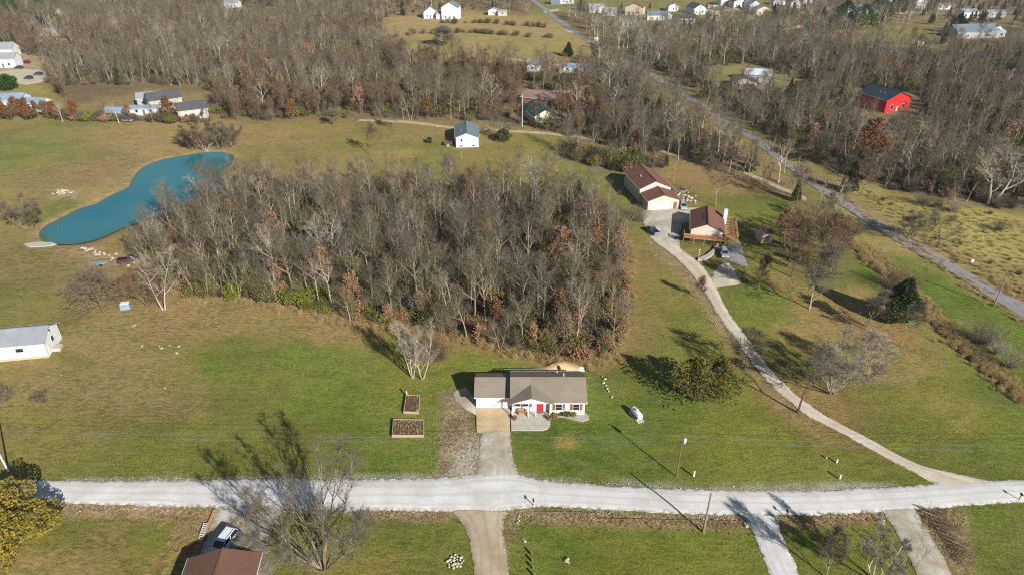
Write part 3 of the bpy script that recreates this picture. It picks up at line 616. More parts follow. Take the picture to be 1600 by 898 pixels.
# low detail far versions share the forest protos
def place(kind, x, y, s=1.0, rz=None, var=0, label=None, cat="tree", group=None, name=None, sz=None, z=0.0):
    p = PROT[kind][var % len(PROT[kind])]
    o = empty(name or p['name'], (x, y, z), rng.uniform(0, 6.28) if rz is None else rz, label, cat, group)
    k = s if isinstance(s, tuple) else (s, s, s); o.scale = k
    for pn, me in p['parts']:
        c = bpy.data.objects.new(pn, me); COL.objects.link(c); c.parent = o
    return o
def stuff(name, pts, protos, label=None):
    """pts: (x, y, z, rot, scale, index); protos: list of proto objects"""
    me = bpy.data.meshes.new(name); me.from_pydata([(p[0], p[1], p[2]) for p in pts], [], [])
    for an, ty, key, vals in (("rz", 'FLOAT', 'value', [p[3] for p in pts]), ("sc", 'FLOAT', 'value', [p[4] for p in pts]), ("pi", 'INT', 'value', [p[5] for p in pts])):
        me.attributes.new(an, ty, 'POINT').data.foreach_set(key, vals)
    o = bpy.data.objects.new(name, me); COL.objects.link(o)
    g = bpy.data.node_groups.new(name, 'GeometryNodeTree'); g.interface.new_socket("Geometry", in_out='INPUT', socket_type='NodeSocketGeometry'); g.interface.new_socket("Geometry", in_out='OUTPUT', socket_type='NodeSocketGeometry')
    gi = g.nodes.new('NodeGroupInput'); go = g.nodes.new('NodeGroupOutput'); ip = g.nodes.new('GeometryNodeInstanceOnPoints'); j = g.nodes.new('GeometryNodeJoinGeometry')
    for p in reversed(protos):
        oi = g.nodes.new('GeometryNodeObjectInfo'); oi.inputs['Object'].default_value = p; oi.inputs['As Instance'].default_value = True; oi.transform_space = 'ORIGINAL'
        g.links.new(oi.outputs['Geometry'], j.inputs[0])
    g.links.new(gi.outputs[0], ip.inputs['Points']); g.links.new(j.outputs[0], ip.inputs['Instance']); ip.inputs['Pick Instance'].default_value = True
    def na(n, t):
        a = g.nodes.new('GeometryNodeInputNamedAttribute'); a.data_type = t; a.inputs['Name'].default_value = n; return [q for q in a.outputs if q.enabled and q.name == 'Attribute'][0]
    cx = g.nodes.new('ShaderNodeCombineXYZ'); g.links.new(na("rz", 'FLOAT'), cx.inputs[2]); er = g.nodes.new('FunctionNodeEulerToRotation'); g.links.new(cx.outputs[0], er.inputs[0]); g.links.new(er.outputs[0], ip.inputs['Rotation'])
    g.links.new(na("sc", 'FLOAT'), ip.inputs['Scale']); g.links.new(na("pi", 'INT'), ip.inputs['Instance Index']); g.links.new(ip.outputs[0], go.inputs[0])
    md = o.modifiers.new("scatter", 'NODES'); md.node_group = g; return tag(o, label, None, None, 'stuff')
def scatter(poly, sp, seed, jit=.9, excl=(), keep=None):
    r = np.random.RandomState(seed); pa = np.array(poly); x0, y0 = pa.min(0); x1, y1 = pa.max(0)
    x1 = min(x1, 560); x0 = max(x0, -560); y1 = min(y1, 690)
    xs, ys = np.meshgrid(np.arange(x0, x1, sp), np.arange(y0, y1, sp)); xs = xs.ravel() + (r.rand(xs.size) - .5) * sp * jit * 1.6; ys = ys.ravel() + (r.rand(ys.size) - .5) * sp * jit * 1.6
    m = inpoly(xs, ys, poly)
    for e in excl: m &= ~inpoly(xs, ys, e)
    # only what the camera could see, and a margin
    m &= np.abs(xs) < (ys * .87 + 80) * .80 + 30
    return [(float(a), float(b)) for a, b in zip(xs[m], ys[m])]
def near_road(x, y, dmin=6.5):
    for (x1, y1), (x2, y2) in zip(cl_road, cl_road[1:]):
        dx, dy = x2 - x1, y2 - y1; t = min(1, max(0, ((x - x1) * dx + (y - y1) * dy) / (dx * dx + dy * dy)))
        if math.hypot(x - x1 - t * dx, y - y1 - t * dy) < dmin: return True
    return False
cl_road = [lerp2(a, b, .5) for a, b in zip(awl, awr)]
# houses keep trees off: (px, py, radius m)
HOUSE_SPOTS = []
# ---------------------------------------------------------------- buildings
M_siding = N("white_vinyl_siding"); _w = M_siding.n("ShaderNodeTexWave", wave_type='BANDS', bands_direction='Z'); _w.inputs['Scale'].default_value = 2.4; M_siding.l(M_siding.obj(), _w.inputs['Vector'])
M_siding.col(M_siding.mix(1.0, M_siding.mix(M_siding.noise(.7, detail=3), A(236,236,234), A(224,224,222)), M_siding.ramp(_w.outputs[0], [(0.0, .88), (0.25, 1.0)]), 'MULTIPLY')); M_siding = M_siding.done(.6, .3)
def siding(name, c): return plain(name, c, .7, .12, 1.5)
def shingle(name, c, c2=None):
    if name in _mc: return _mc[name]
    x = N(name); c2 = c2 or tuple(q * .78 for q in c)
    f = x.noise(3.2, x.mapping((1, 1, 2.5)), 5, .8); b = x.noise(.35, detail=3)
    a = x.mix(x.ramp(f, [(0.35, 0.0), (0.65, 1.0)]), c2, c); a = x.mix(1.0, a, x.ramp(b, [(0.3, .88), (0.7, 1.08)]), 'MULTIPLY')
    x.col(a); x.bump(f, .3, .03); _mc[name] = x.done(.9, .15); return _mc[name]
M_trim = plain("white_trim", A(222,222,220), .5, .08); M_glass = plain("dark_window_glass", A(42,48,58), .12, .2, 1, .5)
M_garage = plain("white_garage_door", A(228,226,222), .5, .06); M_red = plain("red_door_paint", A(196,44,58), .5, .12); M_shut = plain("brown_shutter", A(142,96,60), .7, .2)
M_conc = plain("pale_concrete", A(190,184,170), .9, .16, .9, bump=.1); M_concw = plain("tan_stained_concrete", A(204,180,140), .9, .18, .6, bump=.1); M_concw2 = plain("grey_sidewalk_concrete", A(178,170,160), .9, .16, 1)
M_wood = plain("orange_deck_wood", A(188,140,90), .75, .25, 2, streak=False); M_dwood = plain("weathered_wood", A(132,104,78), .85, .3, 2); M_pole = plain("grey_pole_wood", A(150,140,128), .85, .25, 2)
M_metal = plain("grey_galvanised_metal", A(150,154,160), .45, .12, 2, .4, .4); M_white = plain("white_gloss_paint", A(232,232,232), .35, .06); M_black = plain("black_plastic", A(26,26,28), .5, .2); M_rock = plain("pale_limestone_rock", A(206,194,170), .9, .3, 1.2, bump=.3, rnd=.15)
M_shin_m = shingle("brown_grey_shingles", A(148,136,120)); M_shin_b = shingle("red_brown_shingles", A(134,94,80)); M_shin_g = shingle("blue_grey_shingles", A(122,134,142)); M_shin_l = shingle("light_grey_shingles", A(158,162,168)); M_shin_d = shingle("dark_grey_shingles", A(90,92,98)); M_shin_br = shingle("rust_brown_shingles", A(124,92,76))
M_green = plain("dark_green_roof", A(38,84,76), .6, .25, .5); M_pink = plain("faded_pink_roof", A(150,120,108), .7, .25, .5); M_slate = plain("dark_slate_metal_roof", A(52,64,74), .6, .15, .5)
M_redw = plain("bright_red_siding", A(222,40,36), .7, .25, .5)
M_tarp = plain("blue_grey_metal_sheet", A(140,160,178), .5, .2, .6)
def gable(name, label, cat, pos, w, d, wh, rh, rz=0, wall=None, roof=None, ridge='x', over=.35, wins=(), door=None, gdoor=None, chim=None, group=None, z=0, spot=True, foundation=True, lean=None):
    """w along local x, d along local y, origin at the middle of the front wall (front faces -y)"""
    x, y = pos; H = empty(name, (x, y, z), rz, label, cat, group)
    wm = wall or M_siding
    mb = MB()
    if ridge == 'x':
        prof = [(0, -.3), (d, -.3), (d, wh), (d / 2, rh), (0, wh)]
        n = 5; vs = [(-w / 2, a, b) for a, b in prof] + [(w / 2, a, b) for a, b in prof]
    else:
        prof = [(-w / 2, -.3), (w / 2, -.3), (w / 2, wh), (0, rh), (-w / 2, wh)]; n = 5
        vs = [(a, 0, b) for a, b in prof] + [(a, d, b) for a, b in prof]
    mb.add(vs, [tuple(range(5)), tuple(range(9, 4, -1))] + [(i, i + 5, (i + 1) % 5 + 5, (i + 1) % 5) for i in range(5)])
    wobj = mb.build("wall", wm, H)
    t = .16; rb = MB()
    if ridge == 'x':
        hx = w / 2 + over; sl = (rh - wh) / (d / 2)
        for sgn, y0 in ((1, 0), (-1, d)):
            ye = y0 - sgn * over; ze = wh - sl * over; ym = d / 2
            rb.add([(-hx, ye, ze + .02), (hx, ye, ze + .02), (hx, ym, rh + .02), (-hx, ym, rh + .02), (-hx, ye, ze + t), (hx, ye, ze + t), (hx, ym, rh + t), (-hx, ym, rh + t)],
                   [(0, 3, 2, 1), (4, 5, 6, 7), (0, 1, 5, 4), (1, 2, 6, 5), (3, 0, 4, 7), (2, 3, 7, 6)])
    else:
        sl = (rh - wh) / (w / 2)
        for sgn in (1, -1):
            xe = sgn * (w / 2 + over); ze = wh - sl * over; y0, y1 = -over, d + over
            rb.add([(xe, y0, ze + .02), (xe, y1, ze + .02), (0, y1, rh + .02), (0, y0, rh + .02), (xe, y0, ze + t), (xe, y1, ze + t), (0, y1, rh + t), (0, y0, rh + t)],
                   [(0, 3, 2, 1), (4, 5, 6, 7), (0, 1, 5, 4), (1, 2, 6, 5), (3, 0, 4, 7), (2, 3, 7, 6)])
    R = rb.build("roof", roof or M_shin_m, H)
    # ridge cap and fascia
    rc = MB()
    if ridge == 'x': rc.box((0, d / 2, rh + t + .03), (w + 2 * over, .3, .06))
    else: rc.box((0, d / 2, rh + t + .03), (.3, d + 2 * over, .06))
    rc.build("ridge_cap", roof or M_shin_m, R)
    if ridge == 'x':
        for ye in (-over - .03, d + over + .03): MB().box((0, ye, wh - sl * over + .06), (w + 2 * over, .05, .2)).build("gutter", M_trim, R)
    else:
        for xe in (-w / 2 - over - .03, w / 2 + over + .03): MB().box((xe, d / 2, wh - sl * over + .06), (.05, d + 2 * over, .2)).build("gutter", M_trim, R)
    def on(side, u, zc, ww, hh, nm, mt, th=.08, par=H, off=0.0):
        c = {'S': (u, -th / 2 - off, zc), 'N': (u, d + th / 2 + off, zc), 'W': (-w / 2 - th / 2 - off, u, zc), 'E': (w / 2 + th / 2 + off, u, zc)}[side]
        dd = (ww, th, hh) if side in 'SN' else (th, ww, hh)
        return MB().box(c, dd).build(nm, mt, par)
    for q in wins:
        side, u, zc, ww, hh = q[:5]
        f = on(side, u, zc, ww + .16, hh + .16, "window", M_trim, .07); on(side, u, zc, ww, hh, "pane", M_glass, .05, f, .045)
        if len(q) > 5:
            for sg in (-1, 1): on(side, u + sg * (ww / 2 + .35), zc, .42, hh + .16, "shutter", M_shut, .06, H, .0)
    if door:
        side, u, mt = door[:3]; dw = on(side, u, 1.1, .95, 2.1, "door", mt, .09); k = MB(); c = {'S': (u + .36, -.13, 1.05), 'E': (w / 2 + .13, u + .36, 1.05), 'W': (-w / 2 - .13, u + .36, 1.05), 'N': (u + .36, d + .13, 1.05)}[side]; k.box(c, (.07, .07, .07)); k.build("handle", M_metal, dw)
    if gdoor:
        side, u, ww, hh = gdoor; gd = on(side, u, hh / 2 + .02, ww, hh, "garage_door", M_garage, .06)
        for j in range(1, 4): on(side, u, hh * j / 4, ww - .04, .04, "panel_joint", M_trim, .03, gd, .055)
    if chim:
        cx, cy, ch = chim; MB().box((cx, cy, ch / 2 + wh / 2), (.8, .8, ch)).build("chimney", M_trim if chim[-1] != 0 else M_dwood, R)
    # roof vents
    if w * d > 50 and spot:
        for j in range(2):
            vx = rng.uniform(-.3, .3) * w; vy = d * .7 if ridge == 'x' else d * rng.uniform(.3, .7); 
            if ridge != 'x': vx = -w * .25 
            zz_ = rh - (rh - wh) * (abs(vy - d / 2) / (d / 2) if ridge == 'x' else abs(vx) / (w / 2)); MB().tube([(vx, vy, zz_), (vx, vy, zz_ + .55)], .09, 8).build("vent_pipe", M_trim, R)
    if spot: HOUSE_SPOTS.append((x - math.sin(rz) * d / 2, y + math.cos(rz) * d / 2, max(w, d) * .62 + 1.5))
    return H
# --- main house --------------------------------------------------------------
mh = empty("ranch_house", (0, 93.5, 0), 0, "white ranch house with grey brown roof and red front door beside its garage driveway", "house")
HOUSE_SPOTS.append((3, 98, 16))
def mpart(mb, n, mt, par=None): return mb.build(n, mt, par or mh)
WH, RH = 3.05, 4.95
# main body x 0..12.8, y 0..8.4 (local), garage x -6.4..0, y 2..8.4
wl = MB().add([(0.0, .9, -.3), (6.8, .9, -.3), (6.8, 0, -.3), (12.8, 0, -.3), (12.8, 8.4, -.3), (0, 8.4, -.3), (0.0, .9, WH), (6.8, .9, WH), (6.8, 0, WH), (12.8, 0, WH), (12.8, 8.4, WH), (0, 8.4, WH)],
              [(0, 1, 7, 6), (1, 2, 8, 7), (2, 3, 9, 8), (3, 4, 10, 9), (4, 5, 11, 10), (5, 0, 6, 11)])
wl.add([(12.8, 0, WH), (12.8, 8.4, WH), (12.8, 4.2, RH)], [(0, 1, 2)]); wl.add([(0, 0, WH), (0, 8.4, WH), (0, 4.2, RH)], [(0, 2, 1)]); wl.add([(0, 0, WH - .02), (6.8, 0, WH - .02), (6.8, .9, WH - .02), (0, .9, WH - .02)], [(0, 1, 2, 3)])
mpart(wl, "wall", M_siding)
gw = MB().box((-3.2, 5.2, 1.17), (6.4, 6.4, 2.95)); gw.add([(-6.4, 2, 2.65), (-6.4, 8.4, 2.65), (-6.4, 5.2, 4.25)], [(0, 2, 1)]); mpart(gw, "garage_wall", M_siding)
def slopes(mb, x0, x1, yf, yb, ze, zr, t=.16, ov=.4):
    ym = (yf + yb) / 2; sl = (zr - ze) / (ym - yf)
    for y0, s in ((yf - ov, 1), (yb + ov, -1)):
        z0 = ze - sl * ov
        mb.add([(x0, y0, z0), (x1, y0, z0), (x1, ym, zr), (x0, ym, zr), (x0, y0, z0 + t), (x1, y0, z0 + t), (x1, ym, zr + t), (x0, ym, zr + t)], [(0, 3, 2, 1), (4, 5, 6, 7), (0, 1, 5, 4), (1, 2, 6, 5), (3, 0, 4, 7), (2, 3, 7, 6)])
mr = MB(); slopes(mr, -.35, 13.2, 0, 8.4, WH, RH); MR = mpart(mr, "roof", M_shin_m)
gr = MB(); slopes(gr, -6.75, -.36, 2, 8.4, 2.62, 4.22); GR = mpart(gr, "garage_roof", M_shin_m)
# cross gable over the porch: ridge along y from y=-1.2 back into the roof
pg = MB(); ax, az, ez = 3.4, 4.4, 3.28
for s in (-1, 1):
    xe = ax + s * 3.85; ze = ez - (az - ez) / 3.4 * .45
    pg.add([(xe, -1.0, ze), (xe, .5, ze), (ax, 3.2, az), (ax, -1.0, az), (xe, -1.0, ze + .16), (xe, .5, ze + .16), (ax, 3.2, az + .16), (ax, -1.0, az + .16)], [(0, 1, 2, 3), (7, 6, 5, 4), (0, 3, 7, 4), (0, 4, 5, 1), (1, 5, 6, 2), (3, 2, 6, 7)])
mpart(pg, "porch_roof", M_shin_m)
mpart(MB().add([(ax - 3.4, -.72, ez), (ax + 3.4, -.72, ez), (ax, -.72, az), (ax - 3.4, -.72, ez - .16), (ax + 3.4, -.72, ez - .16), (ax - 3.4, -.62, ez), (ax + 3.4, -.62, ez), (ax, -.62, az), (ax - 3.4, -.62, ez - .16), (ax + 3.4, -.62, ez - .16)], [(3, 4, 1, 2, 0), (8, 5, 7, 6, 9), (3, 8, 9, 4)]), "porch_gable", M_siding)
for px_ in (.15, 2.9, 4.2, 6.65): mpart(MB().box((px_, -.67, 1.66), (.14, .14, 2.9)), "porch_post", M_trim)
mpart(MB().box((0, 4.2 + 0, RH + .2), (.01, .01, .01)).add([(-.35, 4.05, RH + .17), (13.2, 4.05, RH + .17), (13.2, 4.35, RH + .17), (-.35, 4.35, RH + .17), (-.35, 4.2, RH + .24), (13.2, 4.2, RH + .24)], [(0, 1, 5, 4), (2, 3, 4, 5)]), "ridge_cap", M_shin_m, MR)
mpart(MB().box((6.42 + 3.5, -.44, WH - .1), (6.6, .07, .16)), "gutter", M_trim, MR); mpart(MB().box((6.4, 8.84, WH - .1), (13.5, .07, .16)), "gutter", M_trim, MR)
mpart(MB().box((-3.55, 1.56, 2.5), (6.4, .07, .16)), "gutter", M_trim, GR)
gd = mpart(MB().box((-3.1, 1.97, 1.12), (4.9, .08, 2.2)), "garage_door", M_garage)
for j in range(1, 4): mpart(MB().box((-3.1, 1.915, .02 + .55 * j), (4.9, .03, .04)), "panel_joint", M_metal, gd)
for j in (-1, 1): mpart(MB().box((-3.1 + j * .2, 1.91, .6), (.14, .05, .08)), "handle", M_black, gd)
mpart(MB().box((-3.1, 1.85, 2.45), (.22, .22, .25)), "garage_lamp", M_black)
d_ = mpart(MB().box((4.95, .83, 1.25), (1.05, .09, 2.15)), "front_door", M_red); mpart(MB().box((5.35, .76, 1.2), (.08, .06, .08)), "handle", M_metal, d_); mpart(MB().box((4.95, .5, .22), (1.0, .5, .06)), "door_mat", M_dwood)
for (u, yy, ww, hh, sh) in ((1.05, .9, .95, 1.15, 0), (2.45, .9, 1.0, 1.15, 0), (8.25, 0, 1.05, 1.3, 1), (11.3, 0, 1.05, 1.3, 1)):
    f = mpart(MB().box((u, yy - .04, 1.85), (ww + .2, .08, hh + .2)), "window", M_trim)
    for s in (-1, 1): mpart(MB().box((u, yy - .10, 1.85 + s * hh / 4), (ww, .03, hh / 2 - .06)), "pane", M_glass, f)
    for s in (-1, 1): mpart(MB().box((u + s * (ww / 2 + .38), yy - .04, 1.85), (.42, .06, hh + .2)), "shutter", M_shut)
mpart(MB().box((6.55, -.02 + .4, 1.5), (.05, .5, 2.3)), "side_door", M_metal)
mpart(MB().box((9.7, -.06, 1.35), (.9, .1, .9)), "meter_panel", M_trim)
for vx, vy in ((8.2, 6.6), (9.3, 5.0)): mpart(MB().tube([(vx, vy, RH - abs(vy - 4.2) * .45), (vx, vy, RH + .75 - abs(vy - 4.2) * .45)], .1, 8), "vent_pipe", M_trim, MR)
slab("garage_pad", [(744,637),(745,674),(797,674),(797,637)], M_concw, -.1, .07, label="tan concrete pad in front of the garage door", kind='structure')
slab("patio_slab", [(798,640),(799,672),(848,672),(856,669),(860,662),(860,648),(859,640)], M_conc, -.1, .12, label="grey concrete patio in front of the porch", kind='structure')
slab("porch_floor", [(0.0, 92.35), (6.8, 92.35), (6.8, 94.3), (0, 94.3)], M_conc, -.1, .2, mh, False)
slab("front_walk", [(862,650),(880,651),(895,655),(908,658),(920,655),(921,650),(914,645),(905,648),(880,648)], M_concw2, -.1, .09, label="curved grey stone walk in front of the right windows", kind='structure')
bn = empty("porch_bench", (1.9, 93.5, .2), 0, "brown wooden bench on the porch left of the red door", "bench")
MB().box((0, 0, .45), (1.6, .5, .06)).build("seat", M_wood, bn); MB().box((0, .24, .8), (1.6, .06, .5)).build("backrest", M_wood, bn)
for a in (-.7, .7): MB().box((a, 0, .21), (.08, .45, .42)).build("leg", M_wood, bn)
for (bx, by, la) in ((-.2 + .75, 92.1, "dark half barrel planter at the left end of the patio"), (6.55, 92.1, "dark half barrel planter at the right end of the porch")):
    p = empty("barrel_planter", (bx, by, .12), 0, la, "planter"); MB().lathe([(.3, 0), (.38, .25), (.34, .5), (.28, .44)], n=12).build("tub", M_dwood, p); place_ = gen_bush(300, .3, .5, 30, .02, 2, .1); place_[1].build("plant", L_rust, p).location.z = .4
dish = empty("satellite_dish", (12.9, 101.6, 3.1), -.3, "white satellite dish at the rear right corner of the ranch house roof", "dish")
MB().tube([(0, 0, -.6), (0, 0, .9)], .05, 6).build("mast", M_metal, dish)
dd_ = MB().lathe([(.02, 0), (.22, .04), (.38, .13), (.47, .22), (.45, .22), (.21, .08), (.02, .04)], n=18).build("reflector", M_white, dish, True); dd_.location = (0, -.1, 1.0); dd_.rotation_euler = (math.radians(55), 0, 0)
ra = empty("rear_deck", (2.6, 103.2, 0), 0, "narrow wooden deck rail behind the ranch house roof", "deck"); 
MB().box((0, 0, 1.0), (8.0, 2.0, .12)).build("floor", M_dwood, ra)
MB().box((0, 1.0, 2.0), (8.0, .1, .1)).build("rail", M_metal, ra)
for a in (-3.9, -1.3, 1.3, 3.9): MB().box((a, 1.0, .95), (.12, .12, 2.1)).build("post", M_dwood, ra)
# dead sand pile
def heap(name, pos, r, h, mat, label, cat, sx=1, sy=1, seed=0):
    vs = [(0, 0, h)]; fs = []; q = random.Random(seed); n = 22; rings = 6
    for k in range(1, rings + 1):
        for j in range(n):
            t = 2 * PI * j / n; rr = r * k / rings * (1 + .12 * math.sin(3 * t + seed) + q.uniform(-.05, .05)); zz_ = h * (math.cos(PI * k / rings) * .5 + .5) * (1 + q.uniform(-.12, .12)) - (.15 if k == rings else 0)
            vs.append((rr * math.cos(t) * sx, rr * math.sin(t) * sy, zz_))
    fs += [(0, 1 + j, 1 + (j + 1) % n) for j in range(n)]
    for k in range(rings - 1):
        fs += [(1 + k * n + j, 1 + (k + 1) * n + j, 1 + (k + 1) * n + (j + 1) % n, 1 + k * n + (j + 1) % n) for j in range(n)]
    o = MB().add(vs, fs).build(name, mat, None, True, (*pos, 0)); return tag(o, label, cat)
heap("sand_pile", (9.4, 107.3), 3.3, 1.2, plain("tan_sand", A(208,176,132), .95, .15, 2), "mound of tan sand behind the right half of the ranch house", "sand pile", 1.4, .8, 3)
# rocks
def rock(name, c, s, seed, mat, parent=None, label=None, cat=None, group=None):
    q = random.Random(seed); vs = []; fs = []
    for i, (r_, z_) in enumerate(((.55, -.3), (.95, 0), (.8, .4), (.35, .62))):
        for j in range(6): t = 2 * PI * (j + i * .4) / 6; k = q.uniform(.75, 1.15); vs.append((r_ * k * math.cos(t) * s[0], r_ * k * math.sin(t) * s[1], z_ * s[2]))
    for i in range(3): fs += [(i * 6 + j, i * 6 + (j + 1) % 6, i * 6 + 6 + (j + 1) % 6, i * 6 + 6 + j) for j in range(6)]
    fs.append(tuple(range(18, 24))); o = MB().add(vs, fs).build(name, mat, parent, False, c, q.uniform(0, 3)); return tag(o, label, cat, group)
def rocks(root, label, cat, spots, size, seed, mat=None, group=None):
    x0, y0 = spots[0]; R_ = empty(root, (x0, y0, 0), 0, label, cat, group); q = random.Random(seed)
    for i, (a, b) in enumerate(spots): k = size * q.uniform(.6, 1.3); rock("stone", (a - x0, b - y0, .05), (k, k * .8, k * .7), seed * 100 + i, mat or M_rock, R_)
    return R_
rocks("stone_row", "short row of pale stones in the grass right of the ranch house", "stones", [P(a, b) for a, b in ((941,588),(945,592),(943,598),(947,602),(949,607),(951,611),(956,620))], .32, 1)
rocks("fire_ring", "round pile of pale stones on the lawn left of the tan dirt driveway", "fire ring", [(P(711,877)[0] + math.cos(i * 2.4) * .26 * i ** .5, P(711,877)[1] + math.sin(i * 2.4) * .26 * i ** .5) for i in range(1, 22)], .26, 2)
rocks("driveway_stones", "small pale stones at the top right of the tan dirt driveway", "stones", [P(a, b) for a, b in ((812,802),(811,806),(809,810),(811,813),(808,816),(810,819))], .2, 3)
rocks("rubble_pile", "grey rubble pile on the bare patch left of the pond", "rubble", [(P(97,301)[0] + random.Random(i).gauss(0, 1.3), P(97,301)[1] + random.Random(i + 50).gauss(0, 1.2)) for i in range(26)], .5, 4)
rocks("spillway_rocks", "line of pale rocks below the near end of the pond", "rocks", [(P(128 + i * 3.2, 386 + i * 1.1)[0] + random.Random(i).gauss(0, .5), P(128 + i * 3.2, 386 + i * 1.1)[1] + random.Random(i + 9).gauss(0, .7)) for i in range(26)], .5, 5)
rocks("yard_rock_pile", "pile of pale boulders beside the brown roofed shop", "boulders", [(P(1058 + i * .7, 297 + i * .5)[0] + random.Random(i).gauss(0, 1.2), P(1058 + i * .7, 297 + i * .5)[1] + random.Random(i + 9).gauss(0, 1.4)) for i in range(34)], .55, 6)
rocks("field_stones", "scattered pale stones in the left field right of the white long house", "stones", [P(a, b) for a, b in ((222,541),(249,541),(253,544),(265,540),(277,552),(279,541),(208,510),(211,508),(258,606),(276,551))], .35, 7)
# propane tank
M_tank = plain("white_tank_paint", A(226,232,240), .4, .08)
pt = empty("propane_tank", P(994, 650), math.radians(112), "white propane tank on the lawn right of the ranch house", "tank"); pt.location.z = 0
prof = [(.02, -1.55), (.3, -1.5), (.5, -1.3), (.58, -1.05), (.58, 1.05), (.5, 1.3), (.3, 1.5), (.02, 1.55)]
t_ = MB().lathe(prof, n=18).build("shell", M_tank, pt, True); t_.rotation_euler = (0, PI / 2, 0); t_.location.z = .85
MB().lathe([(.24, 1.38), (.24, 1.62), (.15, 1.72), (.02, 1.74)], n=12).build("valve_dome", M_white, pt, True)
for a in (-.9, .9): MB().box((a, 0, .15), (.3, 1.0, .42)).build("foot", M_conc, pt)
MB().box((0, 0, -.02), (3.4, 1.3, .12)).build("pad", M_conc, pt)
# raised beds
M_mulch = plain("dark_garden_soil", A(112,90,70), .95, .5, 3, bump=.6)
def bed(px4, label, seed):
    w4 = PP(px4); cx = sum(p[0] for p in w4) / 4; cy = sum(p[1] for p in w4) / 4; B = empty("raised_bed", (cx, cy, 0), 0, label, "raised bed", "timber raised beds left of the garage")
    l4 = [(a - cx, b - cy) for a, b in w4]
    for i in range(4):
        a, b = l4[i], l4[(i + 1) % 4]; dx, dy = b[0] - a[0], b[1] - a[1]; L = math.hypot(dx, dy)
        MB().box(((a[0] + b[0]) / 2, (a[1] + b[1]) / 2, .2), (L - .09 if i % 2 else L + .09, .09, .5), math.atan2(dy, dx)).build("side_board", plain("pale_bed_timber", A(190,168,140), .85, .2), B)
    s = MB().add([(a * .97, b * .97, .3) for a, b in l4], [(0, 1, 2, 3)]).build("soil", M_mulch, B)
    q = random.Random(seed); b_ = MB()
    for i in range(120):
        u, v = q.random(), q.random(); a = lerp2(lerp2(l4[0], l4[1], u), lerp2(l4[3], l4[2], u), v); h = q.uniform(.15, .5)
        for k in range(3): d = Vector((q.gauss(0, .4), q.gauss(0, .4), 1)) * h; e = perp(d.normalized(), q) * .05; p0 = Vector((a[0] * .9, a[1] * .9, .3)); b_.add([p0 - e, p0 + e, p0 + d], [(0, 1, 2)])
    tag(b_.build("dead_plants", T_rust if seed == 1 else L_dry, B), kind='stuff'); return B
bed([(631,645),(654,646),(656,620),(635,619)], "small square timber raised bed with dead plants, nearer the pair of white trees", 1)
bed([(613,682),(662,682),(662,658),(615,657)], "long rectangular timber raised bed with dead plants, nearer the gravel road", 2)
# --- bottom left house -----------------------------------------------------------
bx, by = P(352, 905); 
bh = gable("brown_roofed_house", "brown roofed house at the bottom edge behind the white suv", "house", (-37.75, 53.5), 8.9, 7.6, 3.0, 4.35, math.radians(5.5), siding("cream_siding", A(214,206,190)), M_shin_br, 'y', .4, wins=(('W', 3, 1.5, 1, 1.1),), spot=False)
# --- white long house on the left edge ------------------------------------------------
p1 = P(75, 557); a_ = math.atan2(14.8 * PI / 180, 1); 
lh = gable("long_white_house", "long white house with light grey roof cut off by the left edge", "house", (-92.5 - 8.5, 111.0 - 1.6), 17.5, 7.0, 3.4, 5.1, math.radians(10), M_siding, M_shin_l, 'x', .35, wins=(('S', 4.2, 2.2, 1.3, .8), ('S', -3.0, 2.2, 1.3, .8), ('E', 3.5, 2.2, .8, 1.1), ('E', 3.5, 4.1, .5, .5)), door=('E', 1.6, M_trim), spot=False)
MB().box((0, -.08, .2), (17.4, .04, .5)).build("skirting", plain("tan_skirting", A(196,176,146), .9, .1), lh)
MB().box((9.6, 2.6, .35), (1.5, 1.6, .7)).build("steps", M_conc, lh)
# --- blue grey roof house ------------------------------------------------
bg_ = gable("blue_white_house", "pale blue house with blue grey gable roof in the upper middle field", "house", (-16.2, 240.4), 8.2, 14.5, 3.7, 5.3, math.radians(4.6), siding("pale_blue_siding", A(206,216,230)), M_shin_g, 'y', .4, wins=(('S', -2.2, .5, .9, .4), ('S', 2.2, .5, .9, .4), ('S', -2.0, 2.6, .5, .9)))
dk = empty("side_deck", (-23.3, 243.5, 0), 0, "small wooden side deck with steps left of the pale blue house", "deck"); MB().box((0, 0, .9), (3, 4, .15)).build("floor", M_dwood, dk)
for a, b in ((-1.4, -1.9), (1.4, -1.9), (-1.4, 1.9), (1.4, 1.9)): MB().box((a, b, .9), (.14, .14, 2.0)).build("post", M_dwood, dk)
MB().box((0, -1.9, 1.85), (3, .08, .1)).build("rail", M_dwood, dk)
for i in range(3): MB().box((0, -2.3 - i * .35, .7 - i * .25), (1.2, .35, .12)).build("step", M_conc, dk)
# --- brown roofed shop and attached garage ----------------------------------------
M_tan = siding("light_tan_siding", A(206,196,182))
gable("brown_roofed_shop", "large tan shop with red brown roof behind the lower garage", "workshop", (42.6, 190.2), 9.6, 14.0, 4.3, 6.4, math.radians(10), M_tan, M_shin_b, 'y', .4)
gable("brown_roofed_garage", "tan garage with white garage door and red brown roof attached in front of the shop", "garage", (44.0, 183.9), 9.3, 6.4, 3.0, 4.6, math.radians(8), M_tan, M_shin_b, 'y', .4, gdoor=('S', -.9, 5.2, 2.5), door=('S', 3.6, M_dwood), spot=False)
